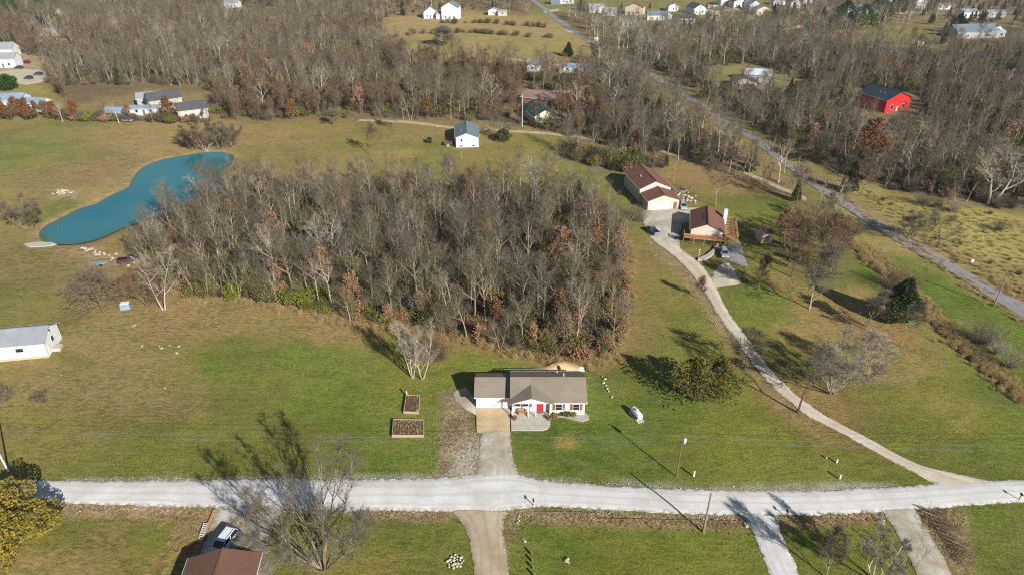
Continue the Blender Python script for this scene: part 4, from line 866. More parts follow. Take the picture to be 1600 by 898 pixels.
# --- deck house ---------------------------------------------------------------------
h2 = gable("brown_roofed_deck_house", "tan house with red brown roof and white chimney behind an orange wooden deck", "house", (51.3, 162.5), 8.3, 12.0, 3.4, 5.2, math.radians(-13), siding("cream_wall_siding", A(216,208,194)), M_shin_b, 'y', .35, spot=False)
MB().box((4.7, 9.0, 3.0), (1.0, 1.1, 6.0)).build("chimney", M_trim, h2); HOUSE_SPOTS.append((54, 168, 13))
for i in range(3):
    MB().box((-1.0, 3.8 + i * 1.6, 4.88), (.35, .5, .25)).build("roof_vent", M_black, h2)
dk = empty("wooden_deck", (51.3, 162.5, 0), math.radians(-13), "orange wooden deck with railings wrapped round the tan house", "deck")
def deckrect(x0, y0, x1, y1, z=1.9):
    n = int((y1 - y0) / .3) if (x1 - x0) > (y1 - y0) else int((x1 - x0) / .3)
    MB().box(((x0 + x1) / 2, (y0 + y1) / 2, z - .12), (x1 - x0, y1 - y0, .16)).build("floor", M_wood, dk)
deckrect(-5.9, -2.3, 7.3, -.12); deckrect(4.62, -.12, 7.9, 11.5)
def rail(ax_, ay, bx_, by_, z=1.9):
    L = math.hypot(bx_ - ax_, by_ - ay); an = math.atan2(by_ - ay, bx_ - ax_); cx_, cy_ = (ax_ + bx_) / 2, (ay + by_) / 2
    MB().box((cx_, cy_, z + .98), (L, .14, .07), an).build("handrail", M_wood, dk); MB().box((cx_, cy_, z + .18), (L, .06, .09), an).build("bottom_rail", M_wood, dk)
    n = max(2, int(L / 2.2))
    for i in range(n + 1): t = i / n; MB().box((ax_ + (bx_ - ax_) * t, ay + (by_ - ay) * t, (z + .95) / 2), (.14, .14, z + .95)).build("post", M_wood, dk)
    b = MB()
    for i in range(int(L / .22)): t = (i + .5) / int(L / .22); b.box((ax_ + (bx_ - ax_) * t, ay + (by_ - ay) * t, z + .58), (.05, .05, .76))
    tag(b.build("balusters", M_wood, dk), kind='stuff')
rail(-5.85, -2.25, 7.25, -2.25); rail(-5.85, -2.25, -5.85, -.2); rail(7.85, -.1, 7.85, 11.45); rail(4.7, 11.45, 7.85, 11.45)
for i in range(6): MB().box((6.3, 1.2 + i * 1.6, 2.2 + .2), (1.8, .35, .08)).build("bench_slat", M_dwood, dk)
# --- shed right of the deck ---------------------------------------------------
gable("garden_shed", "small shed with brown roof and pale front right of the wooden deck", "shed", (67.2, 162.2), 3.0, 3.6, 2.3, 3.0, .15, siding("cream_shed", A(210,200,176)), M_shin_b, 'x', .2, spot=False, door=('S', 0, M_dwood))
# --- red barn -----------------------------------------------------------------------
rb_ = gable("red_barn", "bright red barn with dark slate roof among the right hand woods", "barn", P(1400, 174), 13.5, 15, 5.2, 8.0, math.radians(22), M_redw, M_slate, 'y', .5, wins=(('S', -3.2, 2.0, 1.6, 1.6), ('S', 3.2, 2.0, 1.6, 1.6)), door=('S', 0, M_trim))
# --- green and pink roofs -------------------------------------------------------------------
gable("green_roofed_house", "cream house under a dark green roof seen through bare trees", "house", P(852, 192), 9.5, 15, 3.0, 5.2, math.radians(18), siding("cream_yellow", A(220,216,188)), M_green, 'y', .5, wins=(('S', -2.2, 1.6, 1.2, 1.2), ('S', 2, 1.6, 1.2, 1.2)))
gable("pink_roofed_barn", "long shed with faded pink metal roof behind the green roofed house", "shed", P(842, 166), 17, 12, 3.2, 5.0, math.radians(-24), siding("brick_red", A(150,96,80)), M_pink, 'x', .4)
# --- far houses ------------------------------------------------------------------------------
WHT = siding("white_far_siding", A(226,226,226)); TAN = siding("tan_far_siding", A(204,190,168)); GRY = siding("grey_far_siding", A(168,170,172)); BLU = siding("blue_far_siding", A(110,130,150)); PEA = siding("peach_siding", A(226,190,150))
FH = [ # px, py, w, d, wall h, ridge h, rz deg, wall, roof, ridge axis, label, category
 (932,20,10,9,3,5,5,WHT,M_shin_l,'x',"white light roofed house just right of the asphalt road, left of a white garage","house"),
 (941,20,6,8,3,4.6,5,WHT,M_shin_l,'y',"white garage right of the white house beside the asphalt road","garage"),
 (953,25,9,8,3,4.6,0,WHT,M_shin_l,'x',"small white house directly right of the white garage by the asphalt road","house"),
 (886,6,10,8,3,5,0,WHT,M_shin_l,'x',"white house at the top edge beside the asphalt road","house"),
 (868,7,7,7,3,4.6,0,BLU,M_shin_d,'x',"small blue house nearest the asphalt road at the top edge","house"),
 (990,24,12,9,5,7.5,-20,TAN,M_shin_b,'y',"tall tan house behind bare trees among the subdivision roofs","house"),
 (984,42,10,8,2.8,4.4,-5,GRY,M_shin_l,'y',"low grey house half hidden by pale trees below the tan house","house"),
 (1027,32,13,9,3,5,-4,WHT,M_shin_g,'x',"white house with wide blue grey roof in front of the subdivision","house"),
 (1041,31,7,9,3,5.4,-4,WHT,M_shin_g,'y',"white gabled wing right of the wide blue grey roofed house","house"),
 (1072,37,12,8,3.2,4.8,-3,WHT,M_shin_d,'x',"white house with low dark roof directly behind the cedar trees","house"),
 (1093,23,9,12,4,6.4,18,WHT,M_shin_d,'y',"white gable ended house left of the beige cul de sac","house"),
 (1052,18,7,8,3.5,5,0,WHT,M_shin_l,'y',"white house behind the red brown tree in the subdivision","house"),
 (1136,9,10,9,4,6,10,WHT,M_shin_l,'y',"leftmost white house of the row beyond the cul de sac","house"),
 (1155,12,9,9,4,6,12,WHT,M_shin_d,'y',"white gabled house second in the row beyond the cul de sac","house"),
 (1170,12,8,10,4,6,12,BLU,M_shin_g,'y',"blue gabled house in the row beyond the cul de sac","house"),
 (1179,17,8,9,4,6.4,10,WHT,M_shin_l,'y',"pale house right of the blue gabled house","house"),
 (1193,24,11,9,3.4,5.6,8,TAN,M_shin_l,'y',"cream house with a grey gable at the right end of the cul de sac","house"),
 (1222,8,13,9,3,5,0,WHT,M_shin_l,'x',"white house with pale roof at the top edge right of the cul de sac","house"),
 (1243,13,8,9,4,6,10,WHT,M_shin_d,'y',"small white gable right of the pale roofed house at the top edge","house"),
 (1262,6,7,8,3,5,0,WHT,M_shin_d,'y',"white cottage at the top edge left of the green pines","house"),
 (1347,21,20,10,3,5.2,-3,WHT,M_shin_g,'x',"long house with blue grey roof between the green pines","house"),
 (1397,9,9,8,3,5,0,WHT,M_shin_l,'y',"white shed at the top edge right of the green pines","shed"),
 (1438,14,9,9,5,7.5,12,WHT,M_shin_l,'y',"white gabled house above the grass lawn at the upper right","house"),
 (1474,15,9,6,2.6,3.6,0,WHT,M_shin_l,'x',"low white shed right of the upper right gabled house","shed"),
 (1515,28,11,8,3.4,5,5,WHT,M_shin_l,'x',"white house seen through bare trees above the large blue grey roof","house"),
 (1557,27,12,8,2.8,4,0,GRY,M_shin_l,'x',"low grey shed above the large blue grey roof at the right","shed"),
 (1528,60,26,15,3.4,6.5,6,GRY,M_shin_g,'x',"large house with blue grey roof at the upper right edge","house"),
 (1557,58,10,11,3.4,6,6,WHT,M_shin_l,'y',"white wing at the right end of the large blue grey roof","house"),
 (1438,72,3.6,3,2.8,3.6,5,PEA,M_shin_l,'y',"tiny peach coloured shed on the upper right lawn","shed"),
 (1162,139,10,9,2.8,4.4,-8,TAN,M_shin_d,'y',"tan gabled shed in the clearing in the right woods","shed"),
 (1183,128,11,9,3,4.6,-14,GRY,plain("pale_metal_roof", A(206,212,218), .5, .1),'x',"shed with pale metal roof behind the tan shed in the clearing","shed"),
 (673,29,9,8,4,7,15,WHT,M_shin_l,'y',"white gabled farmhouse left of the tall white house","house"),
 (703,31,11,10,7.5,10.5,-8,WHT,M_shin_g,'y',"tall white two storey house beyond the tan field","house"),
 (690,30,7,6,3,4.4,0,WHT,M_shin_l,'x',"low white wing left of the tall white house","house"),
 (771,24,7,6,3,4.4,0,WHT,M_shin_l,'y',"small white cottage beyond the tan field","cottage"),
 (785,25,6,6,2.6,3.4,0,TAN,M_shin_l,'x',"small pale shed right of the white cottage beyond the field","shed"),
 (832,112,6,10,2.6,3.4,-10,WHT,M_shin_l,'y',"white mobile home, left of three in the trees below the field","mobile home"),
 (848,110,6,10,2.6,3.4,-10,WHT,M_shin_l,'y',"white mobile home with snow pale roof, nearest the small cedar below the field","mobile home"),
 (898,114,14,6,2.6,3.4,-6,WHT,M_tarp,'x',"long pale blue roofed mobile home in the trees below the field","mobile home"),
 (914,116,6,5,2.6,3.4,-6,TAN,M_shin_l,'y',"small tan shed at the right end of the pale blue roofed mobile home","shed"),
 (876,158,8,4,2.6,3.4,-6,WHT,M_tarp,'x',"white trailer among bare trees right of the pink roof","trailer"),
 (262,172,11.5,9,4.0,6.2,35,siding("beige_brick", A(200,186,160)),M_shin_d,'x',"beige brick house with dark grey roof left of its grey roofed neighbour","house"),
 (304,186,10,8,3.4,5.4,28,siding("cream_wall", A(206,204,190)),M_shin_d,'x',"cream walled house with dark roof at the wood edge, rightmost of the farm group","house"),
 (234,166,8,7,3,4.6,20,GRY,M_shin_l,'x',"small grey garage left of the beige brick house","garage"),
 (226,180,10,5,2.4,3.0,5,WHT,M_tarp,'x',"low white shed beside the parked vehicles of the farm group","shed"),
 (178,186,6,5,2.6,3.6,0,BLU,M_tarp,'x',"small blue white shed at the left of the farm group","shed"),
 (2,90,12,9,4,6.5,8,WHT,M_shin_l,'x',"pale blue white house at the left edge, upper of two","house"),
 (6,106,11,8,4,6,8,WHT,M_shin_l,'x',"white house at the left edge, lower of two above the green lawn","house"),
 (12,172,12,8,3.6,5.4,5,WHT,M_tarp,'x',"white house behind the russet hedge at the left edge","house"),
 (54,174,8,6,3,4.4,-6,WHT,M_tarp,'x',"small white outbuilding behind the russet hedge","outbuilding"),
 (49,16,8,7,5,7.5,10,WHT,M_shin_l,'y',"white gabled house between the two green pines at the upper left","house"),
 (80,56,9,7,2.6,3.6,0,TAN,M_shin_l,'x',"pale tan shed roof in the woods at the upper left","shed"),
 (362,12,10,7,3,4.4,0,WHT,M_shin_l,'x',"white farm building at the top edge left of centre","barn"),
 (164,3,10,7,3.5,5,0,WHT,M_shin_l,'x',"white barn at the very top edge at the upper left","barn"),
 (92,22,5,4,3,4,0,WHT,M_shin_l,'y',"tiny white shed right of the upper left pines","shed"),
]
for (a, b, w_, d_, wh_, rh_, rz_, wm, rm, ax_, lab, cat) in FH:
    nm = {"house": "far_house", "shed": "far_shed", "mobile home": "mobile_home"}.get(cat, cat.replace(' ', '_'))
    ws = [('S', u, 1.7, 1.0, 1.1) for u in ([-w_ * .28, w_ * .28] if w_ > 7 else [0])] if w_ > 5 else []
    w_ *= 1.12; wh_ *= 1.1; rh_ *= 1.12; gable(nm, lab, cat, P(a, b), w_, d_, wh_, rh_, math.radians(rz_), wm, rm, ax_, .35, wins=ws, door=('S', 0, M_dwood) if w_ > 8 else None)
# woods in the middle
wood = scatter(W_WOOD, 4.1, 5)
wood.sort(key=lambda p: p[1])
r = random.Random(21); und = []; rest = []; ni = 0
LB = "bare grey tree standing in the wood between the pond and the curving driveway"
cnt = dict(forest=0, pale=0, rust=0, rustlow=0, cedar=0)
for i, (x, y) in enumerate(wood):
    q = r.random(); edge = abs(sdist([x], [y], W_WOOD)[0]); fr = y < 150 and edge < 8
    px = 800 + FP * x / (y * CS + CAM_H * SN)
    if fr and 640 < px and q < .32: k, s = "rustlow", r.uniform(.6, 1.1)
    elif q < .03: k, s = "rust", r.uniform(.7, 1.0)
    elif q < .11: k, s = "cedar", r.uniform(.5, .95)
    elif q < .16: k, s = "pale", r.uniform(.6, .95)
    elif q < .24 and edge < 10: k, s = "rustlow", r.uniform(.6, 1.1)
    else: k, s = "forest", r.uniform(.55, 1.0)
    if edge < 4 and y < 150: s *= .8
    if px < 420 and y > 150: s = max(s, .8)
    v = r.randrange(9); lim_ = dict(forest=215, pale=28, rust=20, rustlow=40, cedar=34)[k]
    if cnt[k] >= lim_: rest.append((x, y, 0, r.uniform(0, 6.28), s, k, v)); continue
    cnt[k] += 1
    lab = {"forest": (LB, "bare trees of the middle wood"), "pale": ("pale barked bare tree with wide crooked limbs inside the middle wood", "pale barked trees of the middle wood"),
           "rust": ("tall tree keeping its russet leaves inside the middle wood", "russet oaks inside the middle wood"), "rustlow": ("low russet leaved oak along the edge of the middle wood", "low russet oaks along the middle wood edge"),
           "cedar": ("dark green cedar growing among the bare trees of the middle wood", "cedars of the middle wood")}[k]
    zone = ("in the front row facing the ranch house" if y < 150 and edge < 9 else "on the pond side" if px < 380 else "on the driveway side" if px > 860 else "at the far rear edge" if y > 195 else "deep inside, left half" if px < 600 else "deep inside, right half")
    base = {"forest": "bare grey brown tree", "pale": "pale crooked bare tree", "rust": "tall russet leaved oak", "rustlow": "low russet oak", "cedar": "dark green cedar"}[k]
    place(k, x, y, s, None, v, base + " of the middle wood, " + zone, "tree", lab[1].split(" of ")[0].split(" inside ")[0].split(" along ")[0] + " " + zone)
def stuff_mixed(name, items, label):
    kinds = sorted(set(i[5] for i in items)); pl = []; base = {}
    for k in kinds: base[k] = len(pl); pl += [p['joint'] for p in PROT[k]]
    stuff(name, [(x, y, z, rot, s, base[k] + v % len(PROT[k])) for x, y, z, rot, s, k, v in items], pl, label)
stuff_mixed("middle_wood_trees", rest, "remaining bare trees deeper inside the middle wood")
# undergrowth
und = []
for x, y in scatter(W_WOOD, 2.6, 6):
    q = r.random(); e = abs(sdist([x], [y], W_WOOD)[0]); px = 800 + FP * x / (y * CS + CAM_H * SN)
    k = "bush"
    if q < (.42 if e < 8 and px < 560 else .22 if e < 7 and px < 820 else .10): k = "greenbush"
    elif q < (.5 if e < 7 else .13): k = "rustbush"
    elif q > .78: k = "poles"
    elif q > .56: k = "olivebush"
    und.append((x, y, 0, r.uniform(0, 6.28), r.uniform(.5, 1.15), k, r.randrange(4)))
for i in range(420):   # tall dry grass along the lower wood edge
    a, b = W_WOOD[r.randrange(0, 13)], None
    j = r.randrange(0, 13); a = W_WOOD[j]; b = W_WOOD[j + 1]; t = r.random(); und.append((a[0] + (b[0] - a[0]) * t + r.gauss(0, .9), a[1] + (b[1] - a[1]) * t - abs(r.gauss(0, 1)), 0, r.uniform(0, 6.28), r.uniform(.6, 1.5), "tuft", r.randrange(2)))
stuff_mixed("undergrowth", und, "brushy undergrowth and honeysuckle under the middle wood")
# small groups of trees one can count
def grp(poly, sp, seed, s0, s1, kinds, label, group):
    for i, (x, y) in enumerate(scatter(poly, sp, seed)):
        if near_road(x, y, 5): continue
        k = kinds[i % len(kinds)]; place(k, x, y, r.uniform(s0, s1), None, i, {"cedar": "dark cedar", "rust": "russet oak"}.get(k, "bare tree") + label, "tree", group)
grp(W_RIVW, 6.0, 81, .6, .95, ("forest", "pale", "forest", "cedar", "forest", "brown", "forest", "forest"), " in the belt between the lawn and the asphalt road bend", "trees in the belt by the road bend")
grp(W_CLMP, 4.6, 82, .55, .85, ("brown", "brown", "rust", "brown", "forest"), " in the brown clump between garden shed and creek", "trees of the clump by the creek")
grp(W_LANW, 6.5, 83, .55, .85, ("forest", "pale", "forest"), " lining the farm lane behind the brown roofed shop", "trees lining the farm lane")
for i, (a, b, kk) in enumerate([(168,190,"forest"),(186,192,"pale"),(205,190,"rust"),(240,192,"forest"),(252,190,"pale"),(286,193,"forest"),(318,192,"brown"),(330,188,"forest"),(20,190,"brown"),(62,188,"forest"),(98,190,"pale")]):
    place(kk, *P(a, b), .5 + .06 * (i % 3), None, i, ["bare tree", "slender bare tree", "thin bare tree"][i % 3] + " screening the left farm buildings, " + ("at the far left end" if a < 110 else "by the small sheds" if a < 215 else "before the brick house" if a < 270 else "at the right end"), "tree", "bare trees screening the left farm buildings")
# far woods
far = []
def fw(poly, sp, seed, mixf, smin=.65, smax=1.05):
    for x, y in scatter(poly, sp, seed, excl=W_EXCL):
        if near_road(x, y, 6.5 if y > 420 else 4.4) or any((x - hx) ** 2 + (y - hy) ** 2 < hr * hr for hx, hy, hr in HOUSE_SPOTS): continue
        k = mixf(x, y, r.random()); s = r.uniform(smin, smax)
        far.append((x, y, 0, r.uniform(0, 6.28), s * (.8 if k in ("cedar",) else 1), k, r.randrange(9)))
def mixA(x, y, q):
    if y > 480 and q < .10: return "cedar"
    if q < .05: return "cedar"
    if q < .065: return "rust"
    if q < .075: return "orange"
    if q < .11: return "pale"
    if q < .18: return "bush"
    return "brown" if vnoise([x], [y], 30, 60)[0] > .62 else "forest"
def mixB(x, y, q):
    c = vnoise([x], [y], 38, 33)[0]
    if q < (.42 if c > .58 else .09): return "cedar"
    if q < .16 and c < .3: return "rust"
    if q < .11: return "rust"
    if q < .19: return "pale"
    if q < .3: return "bush"
    return "forest"
fw(W_FARW, 5.5, 41, mixA); fw(W_MIDW, 4.6, 43, mixB, .5, .8); fw(W_RGTW, 5.6, 42, mixB, .55, .95)
fw(W_TOPW, 8.5, 44, mixA, .7, 1.0); fw(W_RTOP, 8.0, 45, mixB, .65, 1.0); fw(W_PLANE, 6.5, 46, lambda x, y, q: "pale" if q < .35 else "forest", .7, 1.0); fw(W_SUBD, 19, 47, lambda x, y, q: "cedar" if q < .15 else "rust" if q < .3 else "forest", .5, .75)
stuff_mixed("distant_woods", far, "wide bare winter woods beyond the fields")
fu = []
for poly, sp, sd in ((W_FARW, 5.5, 51), (W_RGTW, 4.6, 52), (W_MIDW, 3.2, 53)):
    for x, y in scatter(poly, sp, sd, excl=W_EXCL):
        if y > 420 or near_road(x, y, 5) or any((x - hx) ** 2 + (y - hy) ** 2 < hr * hr for hx, hy, hr in HOUSE_SPOTS): continue
        q = r.random(); k = "greenbush" if q < .08 else "rustbush" if q < .16 else "olivebush" if q < .34 else "poles" if q < .5 else "bush"; fu.append((x, y, 0, r.uniform(0, 6.28), r.uniform(.7, 1.6), k, r.randrange(4)))
stuff_mixed("far_undergrowth", fu, "brush on the floor of the distant woods")
print("WOOD", len(wood), cnt, len(rest), len(und), len(far), len(fu))
# ---------------------------------------------------------------- trees that stand alone
LT = [ # kind, px, py(base), top py, width scale, variant, seed-ish params, label, category, group
]
def lone(px, py, top, wpx, gen, mats, name, label, cat="tree", group=None, z=0.0):
    """grown once to learn its natural spread, then again with thinner wood so that widening it to the wanted width keeps trunks slim"""
    x, y = P(px, py); H = HT(py, top); zd = y * CS + CAM_H * SN; want = wpx * zd / FP
    def spread(parts): return sorted(math.hypot(a, b) for mb in parts for a, b, c in mb.v)[int(sum(len(mb.v) for mb in parts) * .97)]
    k = want / 2 / max(spread(gen(H, 1.0)), .1); parts = gen(H, max(k, .6)); k = want / 2 / max(spread(parts), .1)
    o = empty(name, (x, y, z), 0, label, cat, group)
    for nm, mb, mt in zip(("trunk", "crown", "leaves"), parts, mats):
        if mb.f:
            mb.v = [(a * k, b * k, c) for a, b, c in mb.v]; mb.build(nm, mt, o)
    return o
def G(seed, **kw):
    def f(H, k):
        q_ = dict(kw); q_.setdefault('lean', .015); q_['r0'] = kw.get('r0', .2) / k ** .9; q_['tww'] = kw.get('tww', .014) / k ** .7; return gen_tree(seed, H=H, **q_)
    return f
fine = dict(tww=.012, twl=.75, tw=9, sec=7, ter=5)
BW = (B_white, T_pale, None); BB = (B_brown, T_grey, None); BP = (B_pale, T_grey, None); BD = (B_brown, T_wood, None)
lone(645,589,486,52, G(1, r0=.13, stems=4, splay=.14, fork=.2, limbs=14, spread=.5, up=.7, lim=.3, wig=.06, **dict(fine, tw=5, tww=.009)), BW, "white_barked_tree", "taller of the two white barked bare trees behind the raised beds", group="pair of white barked trees")
lone(660,591,505,56, G(2, r0=.12, stems=3, splay=.24, fork=.2, limbs=14, spread=.55, up=.7, lim=.34, wig=.06, **dict(fine, tw=5, tww=.009)), BW, "white_barked_tree", "shorter right hand one of the two white barked bare trees", group="pair of white barked trees")
lone(505,888,738,215, G(303, r0=.2, stems=11, splay=.5, fork=.22, limbs=22, spread=.5, up=.4, lim=.3, wig=.07, tww=.010, twl=.9, tw=6, sec=6, ter=4), (B_pale, T_grey, None), "bare_multi_stem_tree", "large bare tree with many fanning stems below the gravel road")
lone(1163,576,513,74, G(4, r0=.16, fork=.3, limbs=12, spread=.75, up=.3, **fine), BD, "bare_tree", "bare tree with rusty lower twigs on the left bank of the long driveway")
lone(1246,643,540,76, G(5, r0=.2, fork=.28, limbs=13, spread=.6, up=.5, lim=.36, **fine), BB, "bare_tree", "bare vase shaped tree standing right against the lower long driveway")
lone(1300,613,535,120, G(6, r0=.2, stems=7, splay=.6, fork=.25, limbs=18, spread=.65, up=.35, lim=.4, wig=.1, **fine), (B_pale, T_pale, None), "bare_multi_stem_tree", "low bare tree with many spreading stems on the leaf strewn right lawn")
lone(1356,586,518,68, G(7, r0=.12, fork=.2, limbs=18, spread=.75, up=.5, lim=.42, **fine), (B_pale, T_pale, None), "bare_tree", "round pale bare tree just right of the many stemmed tree")
lone(1265,482,382,78, G(208, r0=.18, fork=.12, limbs=22, spread=.5, up=.6, lim=.34, lean=.015, **dict(fine, tww=.016)), BP, "bare_tree", "tall oval bare tree between the deck house and the dark conifer")
lone(1236,432,345,70, G(9, r0=.18, fork=.2, limbs=12, spread=.7, up=.4, leaves=1, lsz=.16, ldens=.25, **fine), (B_brown, T_grey, L_orange), "bare_tree", "brown tree with a few orange leaves below the garden shed")
lone(1292,425,330,64, G(10, r0=.16, fork=.15, limbs=14, spread=.6, up=.45, leaves=1, lsz=.16, ldens=.3, **fine), (B_brown, T_grey, L_orange), "bare_tree", "brown thin leaved tree above the tall oval bare tree")
lone(1357,509,449,42, G(11, r0=.12, fork=.2, limbs=14, spread=.5, up=.7, lim=.36, **fine), BP, "bare_tree", "small pale bare tree directly left of the dark green conifer")
lone(1407,540,468,42, G(12, r0=.12, fork=.35, limbs=12, spread=.5, up=.6, lim=.34, **fine), BP, "bare_tree", "slim pale bare tree in front of the dark green conifer")
lone(1185,452,398,26, G(13, r0=.11, fork=.15, limbs=14, spread=.5, up=.7, lim=.34, **fine), (B_pale, T_rust, None), "bare_tree", "small slender bare tree beside the gravel spur")
lone(1118,322,256,56, G(14, r0=.15, fork=.28, limbs=13, spread=.6, up=.5, lim=.36, **fine), (B_pale, T_rust, None), "bare_tree", "bare tree on the lawn behind the deck house chimney")
lone(1290,900,826,48, G(15, r0=.1, fork=.1, limbs=14, spread=.6, up=.5, **fine), (B_pale, T_grey, None), "bare_tree", "small grey bare tree left on the triangular lawn")
lone(1365,905,832,84, G(16, r0=.16, stems=4, splay=.5, fork=.3, limbs=14, spread=.65, up=.3, **fine), (B_white, T_pale, None), "bare_tree", "pale spreading bare tree right on the triangular lawn")
lone(1430,885,838,34, G(17, r0=.05, stems=3, splay=.4, fork=.2, limbs=8, spread=.6, up=.3, **dict(fine, tw=3, sec=4, ter=2, tww=.008)), (B_pale, T_pale, None), "bare_sapling", "thin pale sapling at the edge of the right hand grey gravel driveway")
lone(163,488,418,96, G(18, r0=.2, fork=.16, limbs=24, spread=1.1, up=.0, lim=.55, wig=.2, **dict(fine, tww=.022)), (B_brown, T_wood, None), "bare_tree", "wide crooked bare tree above the long white house")
lone(232,478,405,70, G(119, r0=.14, stems=3, splay=.3, fork=.1, limbs=18, spread=.8, up=.2, lim=.42, **dict(fine, tww=.02)), (B_brown, T_rust, None), "bare_tree", "dense brown bare tree left of the tall pale one at the wood corner")
lone(256,483,384,74, G(19, r0=.2, stems=2, splay=.14, fork=.25, limbs=14, spread=.7, up=.35, lim=.4, **fine), (B_white, T_pale, None), "bare_tree", "tall pale bare tree at the lower left corner of the middle wood")
lone(40,357,306,66, G(20, r0=.16, stems=4, splay=.5, fork=.2, limbs=15, spread=.7, up=.3, **fine), (B_pale, T_grey, None), "bare_tree", "round grey bare tree cluster near the left end of the pond")
lone(52,356,328,22, G(21, r0=.2, stems=2, splay=.2, fork=.3, limbs=8, spread=.4, up=.5, leaves=1, lsz=.14, ldens=.3, **fine), (B_brown, T_rust, L_olive), "bare_tree", "ivy covered leaning trunk beside the round grey tree cluster")
for i, (a, b, t, w_, lab) in enumerate([(300,233,196,44,"leftmost bare bushy tree of the clump at the far end of the pond"),(322,236,190,52,"middle bare bushy tree of the clump at the far end of the pond"),(345,234,188,50,"tallest bare bushy tree of the clump at the far end of the pond"),(364,230,196,36,"rightmost bare bushy tree of the clump at the far end of the pond")]):
    lone(a, b, t, w_, G(22 + i, r0=.14, stems=5, splay=.4, fork=.15, limbs=16, spread=.6, up=.5, **fine), (B_pale, T_rust if i % 2 else T_wood, None), "bare_tree", lab, group="clump at the far end of the pond")
lone(577,240,190,42, G(27, r0=.15, fork=.2, limbs=13, spread=.6, up=.5, **fine), (B_brown, T_rust, None), "bare_tree", "brown bare tree on the upper field left of the pale blue house")
lone(520,196,172,26, G(28, r0=.15, fork=.2, limbs=13, spread=.6, up=.5, **fine), (B_brown, T_grey, None), "bare_tree", "small bare tree casting its shadow at the wood edge in the upper field")
lone(779,218,180,56, G(29, r0=.25, stems=2, splay=.2, fork=.3, limbs=13, spread=.9, up=.2, lim=.5, **fine), (B_white, T_wood, None), "bare_tree", "bare tree with pale trunk right of the pale blue house")
lone(617,205,168,30, G(30, r0=.15, fork=.3, limbs=13, spread=.6, up=.5, **fine), (B_brown, T_grey, None), "bare_tree", "slim bare tree at the wood edge above the upper field")
lone(693,72,44,38, G(31, r0=.5, fork=.08, limbs=18, spread=.9, up=.4, lim=.5, **dict(fine, tww=.05, twl=1.6)), (B_brown, T_grey, None), "bare_tree", "lone round grey tree standing in the tan far field")
lone(1419,372,336,52, G(32, r0=.15, fork=.1, limbs=15, spread=.9, up=.3, **fine), (B_brown, T_grey, None), "bare_tree", "low bare tree at the left of the brushy field right of the asphalt road")
lone(1465,386,326,78, G(33, r0=.2, fork=.15, limbs=15, spread=.9, up=.3, lim=.46, **fine), (B_brown, T_wood, None), "bare_tree", "wider bare tree beside the asphalt road in the brushy field")
lone(1546,318,216,104, G(34, r0=.5, stems=2, splay=.2, fork=.2, limbs=16, spread=.8, up=.3, lim=.46, wig=.16, **dict(fine, tww=.022)), (B_white, T_pale, None), "bare_tree", "great pale bare tree at the upper right above the brushy field")
lone(1358,278,198,56, G(35, r0=.2, fork=.25, limbs=14, spread=.6, up=.4, leaves=2, lsz=.3, ldens=.5, **fine), (B_brown, T_rust, L_orange), "orange_leaved_tree", "tree with orange brown leaves above the asphalt road by the red barn")
lone(1344,306,252,40, G(36, r0=.15, fork=.2, limbs=14, spread=.5, up=.6, **fine), (B_pale, T_rust, None), "bare_tree", "slender bare tree beside the green conifer near the asphalt road")
lone(1235,118,86,40, G(37, r0=.3, fork=.15, limbs=14, spread=.8, up=.2, **dict(fine, tww=.03)), (B_white, T_grey, None), "bare_tree", "spreading bare tree beside the clearing with the two sheds")
lone(952,143,84,30, G(38, r0=.4, fork=.3, limbs=12, spread=.7, up=.4, **dict(fine, tww=.035)), (B_white, T_pale, None), "white_barked_tree", "tall white barked tree rising among the mid distance woods")
lone(965,125,94,26, G(39, r0=.35, fork=.3, limbs=12, spread=.7, up=.4, **dict(fine, tww=.035)), (B_white, T_pale, None), "white_barked_tree", "shorter white barked tree right behind the tall white one")
lone(1283,352,300,40, G(40, r0=.15, fork=.3, limbs=12, spread=.8, up=.3, **fine), (B_brown, T_grey, None), "bare_tree", "dark bare tree at the upper end of the creek")
lone(1245,318,262,40, G(41, r0=.15, fork=.3, limbs=12, spread=.6, up=.3, **fine), (B_brown, T_wood, None), "bare_tree", "bare tree on the lawn left of the asphalt road pole")
lone(1094,467,430,18, G(43, r0=.07, fork=.1, limbs=9, spread=.5, up=.5, leaves=1, lsz=.1, ldens=.35, **fine), (B_brown, T_rust, L_rust), "russet_sapling", "small thin russet sapling at the bend of the long driveway")
lone(60,630,612,30, G(44, r0=.05, stems=5, splay=.5, fork=.1, limbs=10, spread=.7, up=.3, **dict(fine, tw=3, sec=4, ter=3, tww=.009)), (B_pale, T_grey, None), "bare_shrub", "small twiggy shrub in the lower left field, right one of two", cat="shrub")
lone(5,628,603,34, G(45, r0=.05, stems=5, splay=.5, fork=.1, limbs=10, spread=.7, up=.3, **dict(fine, tw=3, sec=4, ter=3, tww=.009)), (B_pale, T_grey, None), "bare_shrub", "small twiggy shrub at the left edge of the lower left field", cat="shrub")
lone(385,898,868,90, G(46, r0=.07, stems=6, splay=.5, fork=.1, limbs=14, spread=.7, up=.2, **fine), (B_pale, T_pale, None), "bare_shrub", "pale twiggy shrub against the right side of the brown roofed house", cat="shrub")
